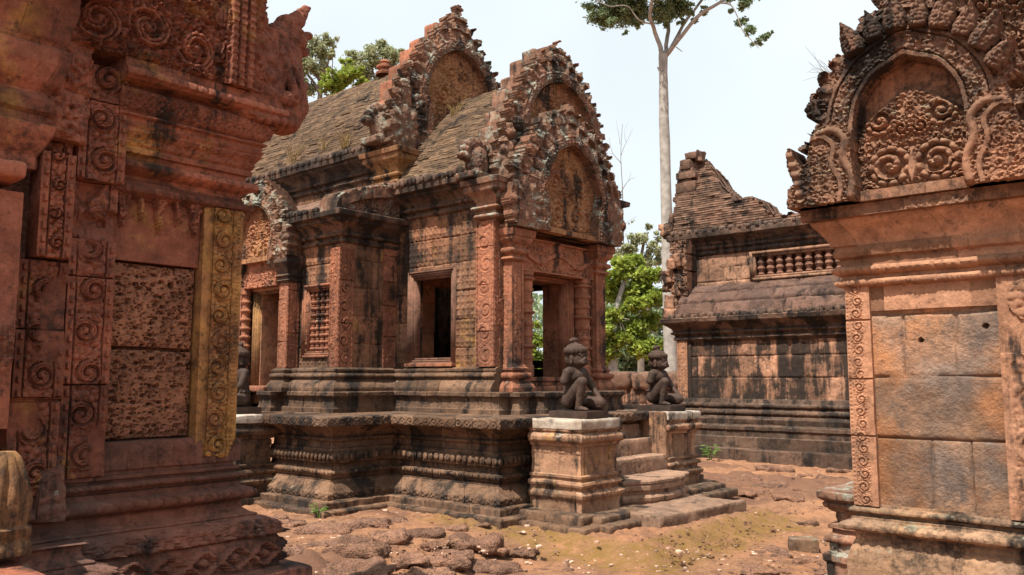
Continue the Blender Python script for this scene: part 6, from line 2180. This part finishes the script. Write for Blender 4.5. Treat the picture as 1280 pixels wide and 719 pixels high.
for k, (px, py, wpx, asp, g) in enumerate(ROCKS):
    rr = random.Random(900 + k)
    p = on_ground(px, py)
    D = (p - EYE) @ _F
    wd = wpx * D / FPX
    dp = wd * rr.uniform(.6, .95)
    hh = wd * asp * 1.0
    ang = R_(41) + rr.uniform(-.35, .35)
    lb, grp = RL[g]
    lb = UNIQ.get(k, lb)
    o = thing("laterite_stone", lb, "stone", p, grp)
    V, F = box_data((0, 0, 0), (wd, dp, hh), rnd=min(hh * .46, wd * .3), noise=.10 if wd > .25 else .06, res=max(.014, wd / 34), seed=900 + k, tilt=(rr.uniform(-.12, .12), rr.uniform(-.12, .12)), rz=ang, nk=5.0 / max(wd, .2) * .45)
    V = V + np.random.default_rng(k).normal(size=3) * 0
    V = V + fbmP(V + k, 16, 3, k)[:, None] * .012 * V / np.maximum(np.linalg.norm(V, axis=1, keepdims=True), .05)
    V = V * [1, 1, .8] + p + np.array([0, 0, -hh * .05])
    bpy.data.objects.remove(o)
    ob = mk("laterite_stone", V, F, M['rock'], None, np.full(len(V), rr.uniform(.2, .8)), angle=0)
    tag(ob, lb, "stone", grp)

# squared stone blocks lying by the library
def squared(px, py, s, rz, label, seed, mat='hall_roof', dz=0.0):
    p = on_ground(px, py)
    ob = block("stone_block", (p[0], p[1], p[2] + s[2] / 2 - .03 + dz), s, M[mat], None, rz=rz, rnd=.012, noise=.018, res=.015, seed=seed, tone=.15)
    return tag(ob, label, "stone block")
squared(1004, 689, (.30, .24, .17), R_(24), "squared lichen-grey laterite block lying left of the broken moulded plinth", 941, 'right_base')
# slab at the foot of the steps
sp = (-5.18, 9.05)
V, F = box_data((sp[0], sp[1], .0), (.70, 1.85, .20), rz=R_(-4), rnd=.03, noise=.025, res=.025, seed=77)
tag(mk("foot_slab", V, F, M['step'], None, np.full(len(V), .45)), "long rough laterite slab lying at the foot of the porch steps on a mossy bank", "stone slab")

# broken moulded plinth beside the library
fr = thing("broken_plinth", "broken moulded plinth with green lichened edges beside the library's base", "ruined plinth", (-2.65, 7.75, 0))
fp = [(-2.86, 8.6), (-2.86, 7.62), (-2.1, 7.62)]
FP = [(.10, -.45), (.10, -.16), (.04, -.14), (.04, -.02), (.06, .0), (.06, .05), (.02, .08), (.02, .15), (.05, .16), (.05, .21), (.0, .23), (.0, .27), (.03, .28), (.03, .31), (-.03, .33), (-.03, .42), (.0, .43), (.0, .45), (.03, .46), (.04, .50), (.02, .51), (.05, .53), (.07, .545), (.07, .60), (.05, .615), (-.2, .62), (-.55, .62)]
V, F, T = sweep_data(fp, FP, res=.015, vres=.011, bands=[(.53, .61, .07, .014, 'lotus'), (.16, .21, .045, .012, 'lotus'), (.46, .50, .03, .008, 'bead')], seed=951, wear=.018, courses=[-.3, .22, .44, .7], jit=.014)
mk("moulded_courses", V, F, M['temple_pedi'], fr, T, angle=40)
block("top_slab", (-2.42, 8.05, .585), (.9, 1.0, .07), M['hall_roof'], fr, rnd=.02, noise=.02, res=.03, seed=3, tone=.8)
p = on_ground(1040, 712)
tag(block("stone_block", (p[0] + .1, p[1] + .15, p[2] + .02), (.55, .35, .14), M['rock'], None, rz=.6, rnd=.05, noise=.04, res=.02, seed=8, tone=.9), "flat pale-topped laterite slab lying below the broken moulded plinth", "stone slab")

# pale chips and crumbs of brick strewn over the ground: past counting
rg = np.random.default_rng(5)
A = Acc()
spots = [(548, 640), (560, 636), (640, 692), (648, 686), (600, 690), (715, 712), (668, 707), (845, 708), (868, 700), (930, 592), (985, 598), (1000, 590), (1010, 583), (975, 606), (945, 606), (905, 598), (1045, 612), (730, 708), (640, 660), (470, 640), (478, 634), (1060, 690), (1045, 680), (1030, 700), (880, 622), (936, 690), (488, 700), (375, 672), (430, 676)]
for k in range(520):
    if k < 200:
        a = spots[k % len(spots)]
        q = on_ground(a[0] + rg.normal() * 16, a[1] + rg.normal() * 5)
        s = abs(rg.normal()) * .012 + .008
    else:
        q = on_ground(rg.uniform(330, 1075), rg.uniform(580, 719))
        s = abs(rg.normal()) * .008 + .005
    if (q[0] > -8.1 and q[0] < -6.1 and q[1] > 7.0) or q[1] > 15.3 or q[0] < -8.1 and q[1] > 5.9:
        continue
    V, F = box_data(q + [0, 0, s * .3], (s * 2.2, s * 1.5, s * 1.0), rz=rg.uniform(0, 6), rnd=s * .4, noise=s * .3, res=s, seed=k)
    A.add(V, F, rg.random())
ch = A.build("stone_chips", M['chip'], None, angle=0)
tag(ch, "pale chips of broken stone strewn over the red earth", "stone chips", None, "stuff")

A = Acc()
for k in range(2600):
    q = on_ground(rg.uniform(325, 1075), 584 + 135 * rg.random() ** .8)
    if (q[0] > -8.1 and q[0] < -6.1 and q[1] > 7.0) or q[1] > 15.3 or q[0] < -8.1 and q[1] > 5.9:
        continue
    if vn(q[0] * 1.3, q[1] * 1.3, None, 8) < .42:
        continue
    s = abs(rg.normal()) * .007 + .004
    V, F = box_data(q + [0, 0, s * .2], (s * 2.2, s * 1.7, s * 1.2), rz=rg.uniform(0, 6), rnd=s * .5, noise=s * .4, res=s * 1.6, seed=k)
    A.add(V, F, rg.random())
tag(A.build("gravel", M['rock'], None, angle=0), "brown laterite crumbs scattered over the red earth", "gravel", None, "stuff")

# ================================================================== SMALL PLANTS
def weed(px, py, hgt, n, lw, label, seed, mat='weed', p=None, name="green_weed", cat="plant", up=.9):
    p = on_ground(px, py) if p is None else np.array(p, float)
    t = thing(name, label, cat, p)
    rg = np.random.default_rng(seed)
    S_, L_ = Acc(), Acc()
    for k in range(n):
        a = rg.uniform(0, 2 * math.pi)
        ln = hgt * rg.uniform(.6, 1.05)
        sp = rg.uniform(.15, .6)
        tip = p + np.array([math.cos(a) * ln * sp, math.sin(a) * ln * sp, ln * up])
        mid = p + (tip - p) * .5 + np.array([0, 0, ln * .12])
        S_.add(*tube_data(smoothpath([p - [0, 0, .02], mid, tip], 4), np.linspace(.005, .002, 9), 5))
        for j in range(3):
            c = p + (tip - p) * (.55 + .22 * j) + np.array([0, 0, ln * .05])
            aa = a + rg.uniform(-1.4, 1.4)
            d = np.array([math.cos(aa), math.sin(aa), rg.uniform(-.1, .5)])
            d /= np.linalg.norm(d)
            s_ = np.cross(d, [0, 0, 1.0])
            s_ /= np.linalg.norm(s_)
            l = lw * rg.uniform(.7, 1.2)
            q = [c, c + d * l * .5 + s_ * l * .28 + [0, 0, l * .06], c + d * l - [0, 0, l * .15], c + d * l * .5 - s_ * l * .28 + [0, 0, l * .06]]
            L_.add(q, [[0, 1, 2, 3]], rg.random())
    S_.build("stem", M[mat], t, angle=0)
    L_.build("foliage", M[mat], t, smooth=False)
    return t
weed(398, 648, .16, 7, .075, "bright green weed at the foot of the terrace corner", 1)
weed(496, 630, .20, 4, .04, "spindly green weed in the inner corner of the terrace", 2)
weed(888, 577, .32, 11, .13, "leafy pale green weed against the far hall's plinth", 3)

def tuft(p, hgt, n, label, seed, group="dry grass on the temple roofs", mat='straw'):
    p = np.array(p, float)
    rg = np.random.default_rng(seed)
    A = Acc()
    for k in range(n):
        a = rg.uniform(0, 2 * math.pi)
        b = p + np.array([math.cos(a), math.sin(a), 0]) * rg.random() * hgt * .25
        ln = hgt * rg.uniform(.5, 1)
        d = np.array([math.cos(a) * rg.uniform(.1, .6), math.sin(a) * rg.uniform(.1, .6), 1])
        pts = [b - [0, 0, .03], b + d * ln * .5, b + d * ln * .9 + np.array([math.cos(a), math.sin(a), -.3]) * ln * .2]
        V, F = tube_data(smoothpath(pts, 3), np.linspace(.005, .0015, 7), 4)
        A.add(V, F, rg.random())
    o = A.build("dry_grass_tuft", M[mat], None, angle=0)
    return tag(o, label, "grass tuft", group)
def roof_pt(x, t, main=True):
    y0, z0, zr = (7.98, 5.10, 7.02) if main else (7.95, 4.36, 6.12)
    b = .16 if main else .10
    L = math.hypot(YR - y0, zr - z0)
    return (x, y0 + (YR - y0) * t - b * math.sin(math.pi * t) * (zr - z0) / L, z0 + (zr - z0) * t + b * math.sin(math.pi * t) * (YR - y0) / L)
tuft(roof_pt(-12.0, .10), .42, 26, "tallest straw tuft low on the hall roof, left of the other two", 11)
tuft(roof_pt(-11.2, .14), .28, 18, "short straw tuft on the hall roof, between the other two", 12)
tuft(roof_pt(-10.55, .10), .34, 40, "wide straw tuft at the hall roof's edge near the tall gable", 13)
tuft((-9.0, 9.0, 5.72), .3, 30, "yellow weeds in the valley where the tall gable meets the porch roof", 14, "dry grass on the temple roofs")
# bare twigs sprouting from the library gable
A = Acc()
rg = np.random.default_rng(9)
for k in range(16):
    a = rg.uniform(-.6, .9)
    b = np.array((-2.08, YL - .05, 3.78))
    ln = rg.uniform(.15, .30)
    tip = b + np.array([-math.cos(a) * ln * .7, rg.uniform(-.1, .1), abs(math.sin(a + .4)) * ln])
    A.add(*tube_data(smoothpath([b, (b + tip) / 2 + rg.normal(size=3) * .02, tip], 3), np.linspace(.0022, .0008, 7), 4))
tag(A.build("twig_plant", M['bark_dark'], None, angle=0), "wispy bare twigs sprouting from the edge of the library gable", "plant")
